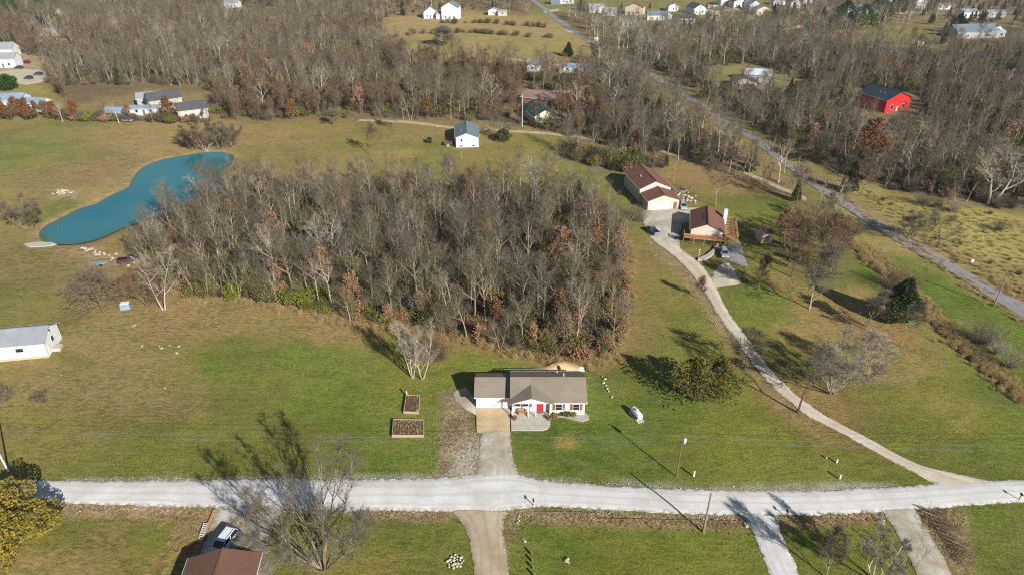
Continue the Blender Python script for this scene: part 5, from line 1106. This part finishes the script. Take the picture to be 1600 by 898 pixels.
# conifers and leafy trees
def ev(px, py, top, wpx, label, mat, name="cedar_tree", seed=1, n=2600, **kw):
    x, y = P(px, py); H = HT(py, top); zd = y * CS + CAM_H * SN; R = wpx * zd / FP / 2
    o = empty(name, (x, y, 0), 0, label, "tree"); t, c = gen_cedar(seed, H, R, n, **kw); t.build("trunk", B_brown, o); c.build("crown", mat, o); return o
ev(1401,503,437,42, "dense dark green conifer on the right lawn", L_conif, seed=61, n=4200, cone=.3, sz=.5, lump=.2)
ev(1084,626,560,58, "broad olive green cedar right of the propane tank", L_olive, seed=62, n=2600, cone=.3, sz=.36, open_=.6, lump=1.1)
ev(1118,622,562,52, "olive brown cedar with thinner crown, right of the broad olive cedar", L_olive, seed=63, n=1500, cone=.3, sz=.4, open_=.6, lump=.9)
ev(1326,300,254,30, "green pointed conifer beside the asphalt road", L_cedar, seed=64, n=1800, cone=1, sz=.5)
ev(786,220,203,24, "small round green cedar right of the pale trunk", L_cedar, seed=65, n=700, cone=.2, sz=.5)
for i, (a, b, t, w_, lab) in enumerate([(1316,46,2,34,"tall green pine at the upper right, leftmost of the group"),(1345,46,8,40,"broad dark green pine in front of the long blue grey roofed house"),(1372,30,-4,30,"green pine right of the long blue grey roofed house"),(1400,22,-6,26,"green pine at the top edge near the white shed"),(20,32,-2,44,"broad green pine at the upper left corner"),(66,26,0,40,"green pine right of the small white gabled house at the upper left"),(1494,52,24,20,"bright green pine left of the large blue grey roof"),(888,88,68,16,"small dark cedar below the far field"),(10,78,60,20,"small cedar by the left edge houses"),(14,140,118,26,"green conifer on the lawn above the russet hedge"),(907,16,2,12,"dark pointed cedar by the asphalt road at the top")]):
    ev(a, b, t, w_, lab, L_pine if i not in (7, 8, 10) else L_cedar, "pine_tree" if i not in (7, 8, 10) else "cedar_tree", 70 + i, 1400, cone=.3 if i not in (7, 10) else 1, sz=.9)
# yellow green leafy tree bottom left
yx, yy = P(2, 862); yo = empty("yellow_leaved_tree", (yx, yy, 0), 0, "leafy yellow green tree at the lower left corner beside the gravel road", "tree")
yt, yc, yl = gen_tree(90, H=9.5, r0=.3, stems=3, splay=.3, fork=.15, limbs=20, spread=.9, up=.2, lim=.5, sec=6, ter=4, tw=4, twl=.6, leaves=0)
q = random.Random(91); yl = MB()
for i in range(15000):
    az = q.uniform(0, 6.283); el = math.asin(q.uniform(-.25, 1)); lp_ = 1 + .13 * math.sin(4 * az + 3 * el) + .1 * math.sin(7 * az - 5 * el + 1) + .08 * math.sin(11 * el + 3 * az); k = lp_ * (1 - q.random() ** 2.4 * .5)
    c = Vector((math.cos(az) * math.cos(el) * 7.4 * k, math.sin(az) * math.cos(el) * 7.0 * k, 4.2 + math.sin(el) * 4.6 * k)); a = Vector((q.gauss(0, 1), q.gauss(0, 1), q.gauss(0, 1))).normalized(); b = perp(a, q); s = q.uniform(.12, .27)
    yl.add([c - a * s, c + b * s * .6, c + a * s, c - b * s * .6], [(0, 1, 2, 3)])
yt.build("trunk", B_brown, yo); yc.build("crown", T_wood, yo); yl.build("leaves", L_yellow, yo)
# shrubs
def shrub(px, py, R, H, label, mats=(T_wood, L_rust), n=160, leaf=0, seed=1, name="bare_shrub", fan=.5, tww=.016, group=None):
    o = empty(name, P(px, py), 0, label, "shrub", group); s, l = gen_bush(seed, R, H, n, tww, leaf, .12, fan); s.build("stems", mats[0], o)
    if leaf: l.build("leaves", mats[1], o)
    return o
for i, a in enumerate([(668,562,2.6,4.2),(686,560,2.4,4.0),(678,553,2.6,4.6)]): shrub(*a[:2], a[2], a[3], ("left lobe of the round brown thicket behind the white barked trees", "right lobe of the round brown thicket behind the white barked trees", "rear lobe of the round brown thicket behind the white barked trees")[i], (T_rust, None), 330, 0, 300 + i, "brown_thicket")
for i, (a, b, R, H, lab, m_) in enumerate([(1000,345,2.4,4.0,"dark round bare shrub at the left corner of the garage",T_grey),(995,338,2.0,3.4,"bare shrub squeezed against the left wall of the garage",T_wood),
   (1395,452,2.4,6.2,"tall tan bare bush by the creek, left of the pair",T_rust),(1417,455,2.6,6.6,"tall tan bare bush by the creek, right of the pair",T_rust),(1322,372,2.6,5.6,"dense bare bush at the top of the creek",T_wood),(1306,360,2.4,5.0,"brown bush above the top of the creek",T_rust),(1338,366,2.2,4.6,"brown bush between the creek and the asphalt road",T_wood),
   (1530,535,2.4,5.4,"pale bare bush on the creek bank below the road pole",T_grey),(1545,537,1.6,4.6,"slim pale bush right behind the pale bare bush",T_pale),(1577,574,1.2,4.8,"small white stemmed bush at the lower creek bank",T_pale),(1556,552,1.0,3.0,"thin white stemmed bush between the two pale creek bushes",T_pale),
   (1560,360,2.0,3.4,"dark bush at the upper edge of the brushy field",T_wood),(1440,320,2.4,4.0,"pale thicket at the far edge of the brushy field",T_grey),(1462,324,2.4,4.0,"grey thicket right of the pale one at the field edge",T_grey),(1490,330,2.6,4.2,"rightmost pale thicket at the far edge of the brushy field",T_pale)]):
    shrub(a, b, R, H, lab, (m_, None), 260, 0, 320 + i)
for i, (a, b, R, H, lab) in enumerate([(878,648,.3,.8,"small evergreen shrub by the first right hand window"),(886,648,.5,1.1,"round green shrub under the right hand windows"),(895,649,.3,.8,"small green shrub left of the last window"),(867,651,.5,.8,"russet shrub beside the porch of the ranch house")]):
    shrub(a, b, R, H, lab, (T_wood, L_green if i < 3 else L_rust), 90, 3, 350 + i, "leafy_shrub")
hq = random.Random(5)
for i in range(11):   # russet hedge at the left edge
    place("orange", *P(-14 + i * 9.5 + hq.uniform(-3, 3), 188 + hq.uniform(-5, 2)), hq.uniform(.75, 1.1), None, i, "russet leaved tree in the hedge below the left edge houses", "tree", "russet hedge trees at the left edge")
for i, (a, b, lab) in enumerate([(121,186,"russet oak at the right end of the russet hedge, beside a green patch"),(93,100,"orange leaved tree at the corner of the woods above the left lawn"),(84,86,"orange leaved tree just above the one at the corner of the left woods"),(115,44,"orange brown tree in the upper left woods"),(45,72,"orange tree between the left edge houses and the woods"),(270,190,"russet tree in front of the beige brick house")]):
    place("orange", *P(a, b), 1.15 if i else .9, None, i, lab, "tree")
# brush pile and verge
bp = empty("brush_pile", P(1462, 820), 0, "heap of cut brush and tan grass right of the grey gravel driveway", "brush pile")
q = random.Random(77); b_ = MB(); o0 = P(1462, 820)
for i in range(900):
    t = q.random(); c = P(1452 + 52 * t + q.gauss(0, 9), 800 + 76 * t + q.gauss(0, 7)); d = Vector((q.gauss(.5, .7), q.gauss(-.5, .7), q.uniform(0, .5))).normalized(); L = q.uniform(.5, 2.2); e = perp(d, q) * .022
    p = Vector((c[0] - o0[0], c[1] - o0[1], q.uniform(.0, .7 - .3 * t))); b_.add([p - e, p + e, p + d * L], [(0, 1, 2)])
tag(b_.build("branches", T_wood, bp), kind='stuff'); b_ = MB()
for i in range(700):
    c = P(1440 + q.random() * 70, 798 + q.random() * 30); d = Vector((q.gauss(0, .6), q.gauss(0, .6), 1)).normalized(); L = q.uniform(.3, .8); e = perp(d, q) * .035; p = Vector((c[0] - o0[0], c[1] - o0[1], 0)); b_.add([p - e, p + e, p + d * L], [(0, 1, 2)])
tag(b_.build("dry_grass", L_dry, bp), kind='stuff')
for i in range(7):
    c = P(1446 + i * 8, 797 + i * 9); d = Vector((1, -1 + .3 * i % 1, .1)).normalized() * 2.2; MB().tube([(c[0] - o0[0] - 1, c[1] - o0[1] + .8, .3), (c[0] - o0[0] + 1.2, c[1] - o0[1] - .9, .45)], [.12, .07], 6).build("log", B_pale, bp)
# grass tufts along verges, ditch and fields
tf = []; q = random.Random(31)
def along(pts, n, wob, s0, s1, kind="tuft"):
    w_ = PP(pts)
    for _ in range(n):
        j = q.randrange(len(w_) - 1); t = q.random(); a, b = w_[j], w_[j + 1]
        tf.append((a[0] + (b[0] - a[0]) * t + q.gauss(0, wob), a[1] + (b[1] - a[1]) * t + q.gauss(0, wob), -.1, q.uniform(0, 6.28), q.uniform(s0, s1), kind, q.randrange(4)))
along([(90,800),(330,803)], 200, .9, .12, .34); along([(560,801),(700,805)], 110, .5, .12, .34); along([(815,806),(1000,812),(1162,818)], 380, .8, .14, .42); along([(1218,812),(1384,804)], 200, .7, .12, .36)
along([(1330,372),(1380,410),(1430,462),(1490,528),(1560,585),(1600,622)], 700, 1.3, .6, 1.3); along([(1320,372),(1345,392),(1380,425)], 200, .8, .8, 1.5)
along([(1215,245),(1300,303),(1400,370),(1500,434),(1600,505)], 260, 1.2, .5, 1.0); along([(1250,236),(1340,288),(1450,368),(1550,434),(1600,464)], 260, 1.6, .5, 1.2)
along([(286,810),(300,850)], 120, 1.0, .4, .9); along([(690,640),(700,730)], 140, 1.6, .15, .4)
pf = [(1345,300),(1420,306),(1500,318),(1600,345),(1640,460),(1600,462),(1540,430),(1480,400),(1420,366),(1370,335)]
for x_, y_ in scatter(PP(pf), 1.9, 71): tf.append((x_, y_, -.1, q.uniform(0, 6.28), q.uniform(.4, 1.1), "tuft" if q.random() < .93 else "bush", q.randrange(4)))
tf = [(a, b, c, d, e * (.5 if k != "tuft" else 1), k, v) for a, b, c, d, e, k, v in tf]
stuff_mixed("dry_grass_tufts", tf, "clumps of tall dry grass along verges and the brushy field")
# loose stones at the edge of the gravel
b_ = bpy.data.objects.new("pebble", MB().add([(-.5, -.4, 0), (.5, -.35, 0), (.4, .5, 0), (-.45, .4, 0), (-.1, 0, .5), (.2, .1, .45)], [(0, 1, 5, 4), (1, 2, 5), (2, 3, 4, 5), (3, 0, 4)]).mesh("pebble", M_rock)); PROT["pebble"] = [dict(joint=b_)]
pb = []
for pts, n, wob in (([(90,788),(250,792),(420,796),(560,799),(700,801)], 420, .5), ([(810,799),(950,803),(1100,808),(1165,809)], 320, .5), ([(1218,807),(1384,799)], 300, .4), ([(90,748),(400,747),(690,745)], 260, .35), ([(850,748),(1100,762),(1400,760)], 200, .3), ([(1020,385),(1110,490),(1180,580)], 260, .6), ([(742,680),(735,735)], 220, 1.0), ([(700,640),(720,700),(712,735)], 120, 1.4)):
    w_ = PP(pts)
    for _ in range(n):
        j = q.randrange(len(w_) - 1); t = q.random(); a, b = w_[j], w_[j + 1]
        pb.append((a[0] + (b[0] - a[0]) * t + q.gauss(0, wob), a[1] + (b[1] - a[1]) * t + q.gauss(0, wob), -.08, q.uniform(0, 6.28), q.uniform(.04, .17) * (1 + (q.random() < .05)), "pebble", 0))
stuff_mixed("roadside_stones", pb, "loose pale stones along the gravel edges")
# fence line brush in the far field
fl_ = []
for pts, n in (([(600,62),(650,53),(740,51),(800,56),(870,60)], 42), ([(640,36),(760,36),(860,44)], 26), ([(80,183),(160,188),(330,191)], 90)):
    w_ = PP(pts)
    for _ in range(n): j = q.randrange(len(w_) - 1); t = q.random(); a, b = w_[j], w_[j + 1]; fl_.append((a[0] + (b[0] - a[0]) * t, a[1] + (b[1] - a[1]) * t + q.gauss(0, 1.2), 0, q.uniform(0, 6.28), q.uniform(.6, 1.5), q.choice(["bush", "bush", "greenbush", "rustbush"]), q.randrange(4)))
stuff_mixed("fence_line_brush", fl_, "low brush along the far fence lines")
# ---------------------------------------------------------------- poles and wires
def pole(px, py, top, label, arm=0.0, tx=False, light=False, dx=0.0, r=.15, mat=None, name="utility_pole", rz=0, H=None):
    x, y = P(px, py); H = H or HT(py, top); o = empty(name, (x, y, 0), rz, label, "utility pole")
    MB().tube([(0, 0, -.3), (dx * .5, 0, H / 2), (dx, 0, H)], [r, r * .85, r * .65], 8).build("pole", mat or M_pole, o)
    if arm: MB().box((dx, -.02, H - .5), (arm, .12, .12)).build("crossarm", M_pole, o)
    if arm:
        for s in (-1, 1): MB().lathe([(.05, 0), (.08, .08), (.03, .2)], (dx + s * arm * .45, 0, H - .42), 6).build("insulator", M_metal, o)
    if tx:
        t = MB().lathe([(.1, -.5), (.26, -.45), (.28, .35), (.2, .45), (.05, .5)], (dx + .35, -.05, H - .95), 12).build("transformer", plain("light_transformer_grey", A(206,210,214), .5, .08), o, True)
        MB().lathe([(.05, 0), (.08, .1), (.03, .25)], (dx + .35, -.05, H - .45), 6).build("bushing", M_metal, t)
    if light: MB().box((dx, -.55, H - .2), (.25, 1.1, .18)).build("lamp_arm", M_metal, o)
    return o, Vector((x + dx, y, H))
p1, t1 = pole(1057,743,686, "utility pole with pale transformer in the lawn above the gravel road", 0, True, r=.12, mat=plain("brown_pole_wood", A(128,104,80), .85, .25, 2), H=8.4)
p2, t2 = pole(1099,830,771, "grey wooden pole standing on the grass below the gravel road", r=.17, H=7.8)
p3, t3 = pole(13,735,690, "pale leaning pole at the left edge behind the yellow green tree", r=.16, mat=plain("pale_steel_pole", A(206,206,204), .6, .1), H=9.0, dx=-.3)
pole(1553,478,421, "wooden pole beside the asphalt road at the right with a guy wire", r=.16, H=8.2, light=True)
MB().tube([(P(1553,478)[0] - 2.4, P(1553,478)[1] - .2, 0), (P(1553,478)[0], P(1553,478)[1], 6.0)], .035, 4).build("guy_wire", M_metal)
tag(bpy.data.objects["guy_wire"], "thin yellow capped guy wire left of the right hand road pole", "guy wire"); MB().tube([(P(1553,478)[0] - 2.42, P(1553,478)[1] - .2, 0), (P(1553,478)[0] - 1.5, P(1553,478)[1] - .12, 2.4)], .07, 5).build("guard", plain("orange_guard", A(190,130,70), .6, .1), bpy.data.objects["guy_wire"])
pole(1243,278,244, "grey pole beside the asphalt road at the upper bend", .0, r=.14)
pole(1052,284,250, "grey light pole behind the brown roofed shop", .0, r=.13, light=True)
pole(721,250,218, "thin pole in front of the pale blue house", r=.1)
pole(921,64,46, "utility pole with crossarm beside the asphalt road, nearer the far field", 2.4, r=.14)
pole(953,80,63, "utility pole with crossarm right of the asphalt road, above the hidden bend", 2.4, r=.14)
pole(892,44,32, "utility pole with crossarm where the far gravel drive meets the asphalt road", 2.0, r=.13)
pole(783,93,76, "slim pole at the lower edge of the far field", 0, r=.12)
pole(816,198,148, "pale bare pole left of the green roofed house", 0, r=.16, mat=plain("pale_steel_pole", A(206,206,204)))
pole(997,70,50, "pale pole in the trees right of the far asphalt road", 0, r=.13)
def wire(name, a, b, sag, label):
    pts = []
    for i in range(25): t = i / 24; p = a.lerp(b, t); p.z -= sag * 4 * t * (1 - t); pts.append(p)
    o = MB().tube(pts, .018, 3).build(name, M_metal); return tag(o, label, "wire")
ofx = Vector((0, .5, 0))
for k, lab in ((0, "lower"), (.9, "upper")):
    z_ = Vector((0, 0, -k)); 
    wire("power_line", t3 + Vector((0, 0, -.4 - k)), t1 + Vector((0, 0, -.1 - k)), .8, ("upper" if k == 0 else "lower") + " power line running left from the transformer pole over the lawns")
    wire("power_line", t1 + Vector((0, 0, -.1 - k)), t1 + Vector((84, -2, -.1 - k)), .9, ("upper" if k == 0 else "lower") + " power line running right from the transformer pole over the driveway")
# signs, mailboxes, pedestals
def mailbox(px, py, label, rz=0, n=1):
    o = empty("mailbox", P(px, py), rz, label, "mailbox"); MB().box((0, 0, .5), (.1, .1, 1.1)).build("post", M_dwood, o)
    b = MB().box((0, 0, 1.12), (.22, .5, .14)); b.tube([(0, -.25, 1.19), (0, .25, 1.19)], .11, 8); b.build("box", M_black, o); MB().box((.13, -.1, 1.25), (.02, .05, .2)).build("flag", M_red, o); return o
mailbox(833,789, "black mailbox on a post at the verge beside the tan dirt driveway"); mailbox(1228,806, "black mailbox on a post left of the triangular lawn verge"); mailbox(1592,780, "black mailbox at the far right end of the gravel road")
def pedestal(px, py, h, label, mat=None): o = empty("utility_pedestal", P(px, py), 0, label, "pedestal"); MB().box((0, 0, h / 2), (.22, .22, h)).build("body", mat or M_white, o); MB().box((0, 0, h + .03), (.28, .28, .08)).build("cap", M_metal, o)
pedestal(1084,743, 1.15, "white utility pedestal right of the transformer pole"); pedestal(1307,722, .8, "white pedestal on the lawn, farther of two above the driveway fork"); pedestal(1312,747, .95, "white leaning pedestal, nearer the gravel road of two above the fork")
pedestal(1291,715, .3, "low pale marker left of the farther white pedestal", M_rock)
pedestal(636,618, 1.3, "thin pale post at the top corner of the small raised bed", M_rock)
def ttag(px, py, sz, col, label, name="bucket"): o = MB().lathe([(sz * .8, 0), (sz, sz * 1.6), (sz * .9, sz * 1.6), (sz * .7, .05)], (0, 0, 0), 10).build(name, col, None, False, (*P(px, py), 0)); tag(o, label, name.replace('_', ' '))
ttag(652,643,.22,M_white,"white bucket standing in the corner of the small raised bed")
for i in range(4):  # four dark boards leaning in the lower lawn
    b = empty("lawn_board", P(831 + i * 1.2, 866 + i * 11), 0, ("first", "second", "third", "last")[i] + " of four upright green boards casting black shadows on the lower lawn, counted from the road", "board", "row of upright boards on the lower lawn")
    MB().box((0, 0, .4), (.3, .14, .8)).build("panel", plain("green_board_paint", A(104,116,70), .8, .2), b)
rocks("flower_stone", "pale stone cluster on the lower lawn above the upright boards", "stones", [P(817,842), P(820,845)], .3, 14)
rocks("flower_stone", "pale stone cluster in the middle of the lower lawn", "stones", [P(885,876), P(889,879), P(887,873)], .3, 15)
sg = empty("road_sign", P(1515, 420), 0, "small white sign on a post right of the asphalt road", "sign"); MB().box((0, 0, 1.1), (.08, .08, 2.2)).build("post", M_metal, sg); MB().box((0, -.06, 2.2), (.7, .04, .8)).build("face", M_white, sg)
sb = empty("billboard_sign", P(931, 76), 0, "white sign board on a tall post beside the far asphalt road", "sign"); MB().box((0, 0, 2.5), (.2, .2, 5)).build("post", M_metal, sb); MB().box((0, -.15, 5.2), (2.4, .15, 2.2)).build("face", M_white, sb)
lp = MB().box((0, 0, .2), (1, 1, 1)); o = MB().box((0, 0, .6), (2.0, 1.4, 1.3)).build("water_tank", M_tarp, None, False, (*P(197, 481), 0), .3); tag(o, "pale blue box shaped tank between the two bare trees at the left", "tank"); MB().box((0, 0, 1.32), (1.7, 1.1, .16)).build("lid", M_white, o)
tr_ = empty("flat_trailer", P(158, 414), .4, "grey flat trailer below the pond beside the pale rocks", "trailer"); MB().box((0, 0, .6), (3.2, 1.8, .12)).build("bed", M_tarp, tr_)
for s in (-1, 1): MB().tube([(0, s * .95 - .1, .32), (0, s * .95 + .1, .32)], .32, 12).build("wheel", M_black, tr_)
MB().tube([(1.6, 0, .55), (2.7, 0, .5)], .06, 6).build("hitch", M_metal, tr_)
slab("spillway_slab", [(36,381),(60,378),(82,379),(88,382),(70,385),(45,386)], M_conc, -.2, .05, label="pale concrete spillway at the near end of the pond", kind='structure')
# wall stones of deck house court
slab("curved_garden_wall", [(1090,408),(1100,408),(1112,401),(1121,390),(1124,382),(1120,382),(1115,391),(1104,400),(1092,405)], M_concw2, -.1, .5, label=None); tag(bpy.data.objects["curved_garden_wall"], "curved pale garden wall below the wooden deck", "wall")
lpst = empty("yard_lamp", P(1091, 406), 0, "thin white yard lamp inside the curved garden wall", "lamp"); MB().tube([(0, 0, 0), (0, 0, 2.6)], .05, 6).build("post", M_white, lpst); MB().lathe([(.08, 0), (.16, .1), (.14, .3), (.02, .38)], (0, 0, 2.6), 8).build("lantern", M_white, lpst)
# dirt mound and ladder rail near the brown roof
rl = empty("ladder_fence", P(316, 838), 0, "pale slatted ladder lying left of the white suv", "ladder"); a0, a1 = P(322, 818), P(313, 846); c0 = P(316, 838)
L_ = math.hypot(a1[0] - a0[0], a1[1] - a0[1]); an = math.atan2(a1[1] - a0[1], a1[0] - a0[0])
for s in (-.28, .28): MB().box(((a0[0] + a1[0]) / 2 - c0[0] - math.sin(an) * s, (a0[1] + a1[1]) / 2 - c0[1] + math.cos(an) * s, .25), (L_, .06, .08), an).build("rail", M_white, rl)
for i in range(10): t = (i + .5) / 10; MB().box((a0[0] + (a1[0] - a0[0]) * t - c0[0], a0[1] + (a1[1] - a0[1]) * t - c0[1], .26), (.07, .56, .06), an).build("rung", M_white, rl)
o = MB().box((0, 0, .1), (math.dist(P(334,798), P(313,850)), .25, .35)).build("timber_edging", plain("orange_timber", A(190,148,100), .8, .2), None, False, (*P(325, 822), 0), math.atan2(P(334,798)[1] - P(313,850)[1], P(334,798)[0] - P(313,850)[0])); tag(o, "orange brown timber edging left of the gravel parking pad", "timber")
# culvert logs
for (a, b, c, d, lab) in ((935,810,1160,814,"thin dark pipe edging the verge left of the grey pole"), (836,799,935,801,"thin dark pipe edging the verge beside the dirt driveway")):
    A_, B_ = P(a, b), P(c, d); o = empty("edging_pipe", A_, math.atan2(B_[1] - A_[1], B_[0] - A_[0]), lab, "pipe"); MB().tube([(0, 0, .05), (math.dist(A_, B_), 0, .05)], .06, 6).build("pipe", M_dwood, o)
rocks("culvert_rock", "yellowish rock at the right end of the verge by the grey pole", "rock", [P(1164,818), P(1167,821)], .45, 21); rocks("culvert_rock", "yellowish rock at the right end of the triangular lawn verge", "rock", [P(1377,816), P(1380,813)], .45, 22)
# ---------------------------------------------------------------- vehicles
def tyre(o, x, y, r=.36):
    t = MB().tube([(x - .12, y, r), (x + .12, y, r)], r, 14).build("wheel", M_black, o); MB().tube([(x - .135, y, r), (x + .135, y, r)], r * .58, 10).build("rim", M_metal, t)
def car(name, label, cat, pos, rz, paint, kind="suv", L=4.7, W=1.85, group=None):
    o = empty(name, pos, rz, label, cat, group)      # nose to +y
    w2 = W / 2
    lo = MB(); secs = [(-L / 2, .55, .78, .86), (-L / 2 + .12, .38, .95, .97), (-L * .3, .3, 1.02, 1.0), (L * .12, .3, 1.02, 1.0), (L * .22, .3, 1.0, .99), (L / 2 - .35, .33, .88, .96), (L / 2 - .05, .42, .74, .86), (L / 2, .5, .66, .78)]
    vs = []; fs = []
    for y, z0, z1, k in secs: vs += [(-w2 * k, y, z0), (w2 * k, y, z0), (w2 * k, y, z1 - .12), (w2 * k * .93, y, z1), (-w2 * k * .93, y, z1), (-w2 * k, y, z1 - .12)]
    n = len(secs)
    for i in range(n - 1):
        for j in range(6): fs.append((i * 6 + j, i * 6 + (j + 1) % 6, i * 6 + 6 + (j + 1) % 6, i * 6 + 6 + j))
    fs += [tuple(range(5, -1, -1)), tuple(range((n - 1) * 6, n * 6))]; lo.add(vs, fs).build("body", paint, o)
    if kind == "suv": cb = [(-L / 2 + .1, 1.0), (-L / 2 + .45, 1.66), (L * .08, 1.68), (L * .24, 1.0)]
    elif kind == "sedan": cb = [(-L * .36, 1.0), (-L * .2, 1.42), (L * .06, 1.44), (L * .22, 1.0)]
    else: cb = [(-L * .07, 1.0), (-L * .04, 1.7), (L * .12, 1.72), (L * .24, 1.0)]
    wt, wb = w2 * .78, w2 * .93
    def cabin(k, zt): return [(-wb * k, cb[0][0], 1.0), (-wt * k, cb[1][0], cb[1][1] + zt), (-wt * k, cb[2][0], cb[2][1] + zt), (-wb * k, cb[3][0], 1.0), (wb * k, cb[0][0], 1.0), (wt * k, cb[1][0], cb[1][1] + zt), (wt * k, cb[2][0], cb[2][1] + zt), (wb * k, cb[3][0], 1.0)]
    MB().add(cabin(1, -.05), [(0, 1, 2, 3), (7, 6, 5, 4), (0, 4, 5, 1), (3, 2, 6, 7)]).build("windows", M_glass, o)
    ym, yl = cb[1][0], cb[2][0]; MB().add([(-wt, ym - .05, cb[1][1] - .06), (wt, ym - .05, cb[1][1] - .06), (wt, yl + .05, cb[2][1] - .06), (-wt, yl + .05, cb[2][1] - .06), (-wt * .93, ym + .05, cb[1][1] + .03), (wt * .93, ym + .05, cb[1][1] + .03), (wt * .93, yl - .05, cb[2][1] + .03), (-wt * .93, yl - .05, cb[2][1] + .03)], [(0, 3, 2, 1), (4, 5, 6, 7), (0, 1, 5, 4), (1, 2, 6, 5), (2, 3, 7, 6), (3, 0, 4, 7)]).build("roof", paint, o)
    for s in (-1, 1):
        for (ya, yb) in ((cb[0][0], ym), (cb[3][0], yl), ((cb[0][0] + cb[3][0]) / 2, (ym + yl) / 2)):
            MB().tube([(s * wb * .99, ya, 1.0), (s * wt * 1.0, yb, cb[1][1] - .04)], .05, 4).build("pillar", paint, o)
        for y in (-L * .3, L * .31): tyre(o, s * (w2 - .1), y)
        MB().box((s * w2 * .72, L / 2 - .06, .72), (.34, .12, .14)).build("headlight", M_white, o); MB().box((s * w2 * .8, -L / 2 + .04, .82), (.2, .1, .3)).build("tail_light", M_red, o)
        MB().box((s * (w2 + .08), L * .17, 1.06), (.16, .12, .14)).build("mirror", paint, o)
    if kind == "suv":
        for s in (-1, 1): MB().box((s * wt * .85, (ym + yl) / 2, 1.75), (.04, abs(yl - ym) * .85, .05)).build("roof_rail", M_black, o)
    if kind == "pickup":
        MB().box((0, -L * .3, 1.03), (W * .78, L * .38, .04)).build("cargo_bed", M_black, o)
        for s in (-1, 1): MB().box((s * w2 * .88, -L * .3, 1.06), (.12, L * .4, .14)).build("bed_side", paint, o)
        MB().box((0, -L / 2 + .06, 1.06), (W * .86, .1, .16)).build("tailgate", paint, o)
    return o
cp = lambda n, c: plain(n, c, .3, .05, 1, .5)
car("white_suv", "white suv parked on the gravel pad above the brown roof", "suv", (-40.75, 65.4), math.radians(164), cp("white_car_paint", A(226,230,236)), "suv", 4.9, 1.95)
car("grey_pickup", "dark blue grey pickup truck at the left edge of the parking court", "pickup truck", P(1019, 363), math.radians(20), cp("blue_grey_paint", A(112,126,150)), "pickup", 5.4)
car("silver_suv", "silver suv parked right of the tan garage", "suv", P(1067, 325), math.radians(175), cp("silver_paint", A(172,180,190)), "suv", 4.6)
car("grey_suv", "grey suv parked below the right end of the wooden deck", "suv", P(1131, 399), math.radians(172), cp("grey_paint", A(146,154,166)), "suv", 4.6)
car("maroon_pickup", "dark maroon pickup truck below the pond at the wood edge", "pickup truck", P(203, 409), math.radians(-72), cp("maroon_paint", A(92,42,58)), "pickup", 5.4)
car("black_utility_cart", "small black vehicle on the grass left of the pale blue house", "vehicle", P(671, 222), 0.1, cp("black_paint", A(34,34,44)), "suv", 3.4, 1.8)
for (a, b, r_, c_, lab) in ((1373,21,80,(210,214,220),"white car parked right of the pines at the upper right, left one"),(1394,20,85,(196,210,224),"pale blue car parked right of the pines at the upper right, right one"),(30,107,80,(60,70,92),"dark blue car parked beside the left edge houses"),(42,99,75,(120,40,46),"dark red car parked above the left lawn"),(45,124,80,(70,74,84),"dark grey car parked on the pale court near the left lawn"),(60,118,80,(86,90,100),"grey car at the right end of the pale court near the left lawn"),(1115,11,80,(226,228,230),"white van parked at the left end of the cul de sac row"),(200,190,80,(168,176,186),"silver car parked in the farm group"),(218,176,90,(120,44,36),"dark red truck parked in the farm group"),(245,187,80,(200,200,196),"white car parked in front of the farm group houses")):
    car("parked_car", lab, "car", P(a, b), math.radians(r_), cp("paint_%d_%d" % (a, b), A(*c_)), "sedan" if b % 2 else "suv", 4.6)
# pale driveways and streets of the far lots
M_far = plain("pale_far_concrete", A(196,184,160), .9, .15, .3)
for nm, pts, lab in (("court_street", [(1100,14),(1128,18),(1136,24),(1120,26),(1108,21),(1092,15)], "beige cul de sac street"), ("far_drive", [(1128,16),(1160,12),(1162,14),(1130,19)], "pale driveway to the cul de sac row"), ("far_drive", [(1100,11),(1125,6),(1128,8),(1104,13)], "pale driveway at the top edge"), ("far_drive", [(1105,26),(1124,24),(1118,30),(1108,30)], "pale driveway below the cul de sac"),
   ("farm_drive", [(785,90),(830,95),(900,104),(898,106),(830,98),(786,93)], "pale track below the far field"), ("far_drive", [(848,18),(872,14),(874,16),(852,21)], "pale driveway left of the asphalt road"), ("pale_court", [(0,112),(40,108),(75,112),(82,124),(40,132),(0,128)], "pale gravel court below the left edge houses"), ("far_drive", [(1290,84),(1440,86),(1440,88),(1290,86)], "pale path in the upper right woods"), ("far_drive", [(880,47),(896,48),(902,53),(888,51)], "pale field entrance beside the far asphalt road"), ("far_drive", [(1210,48),(1260,38),(1262,40),(1212,51)], "pale driveway in the upper trees"),
   ("far_drive", [(1045,34),(1062,38),(1056,42),(1040,36)], "pale driveway of the white gabled wing"), ("far_lane", [(1380,20),(1440,18),(1440,20),(1380,23)], "pale lane at the upper right")):
    slab(nm, pts, M_far, -.2, .06, label=lab, kind='structure')

# ---------------------------------------------------------------- air
hz = MB().box((0, 1800, 40.5), (8400, 4800, 84)).build("haze", None); hz.data.materials.clear(); tag(hz, "thin autumn haze over the whole valley", None, None, 'stuff')
hm = bpy.data.materials.new("haze_air"); hm.use_nodes = True; hm.node_tree.nodes.clear(); ho = hm.node_tree.nodes.new("ShaderNodeOutputMaterial"); hv = hm.node_tree.nodes.new("ShaderNodeVolumePrincipled")
hv.inputs['Color'].default_value = (.82, .88, 1.0, 1); hv.inputs['Density'].default_value = 0.0001; hv.inputs['Anisotropy'].default_value = 0.2
hm.node_tree.links.new(hv.outputs[0], ho.inputs['Volume']); hz.data.materials.append(hm)
S.cycles.volume_bounces = 0
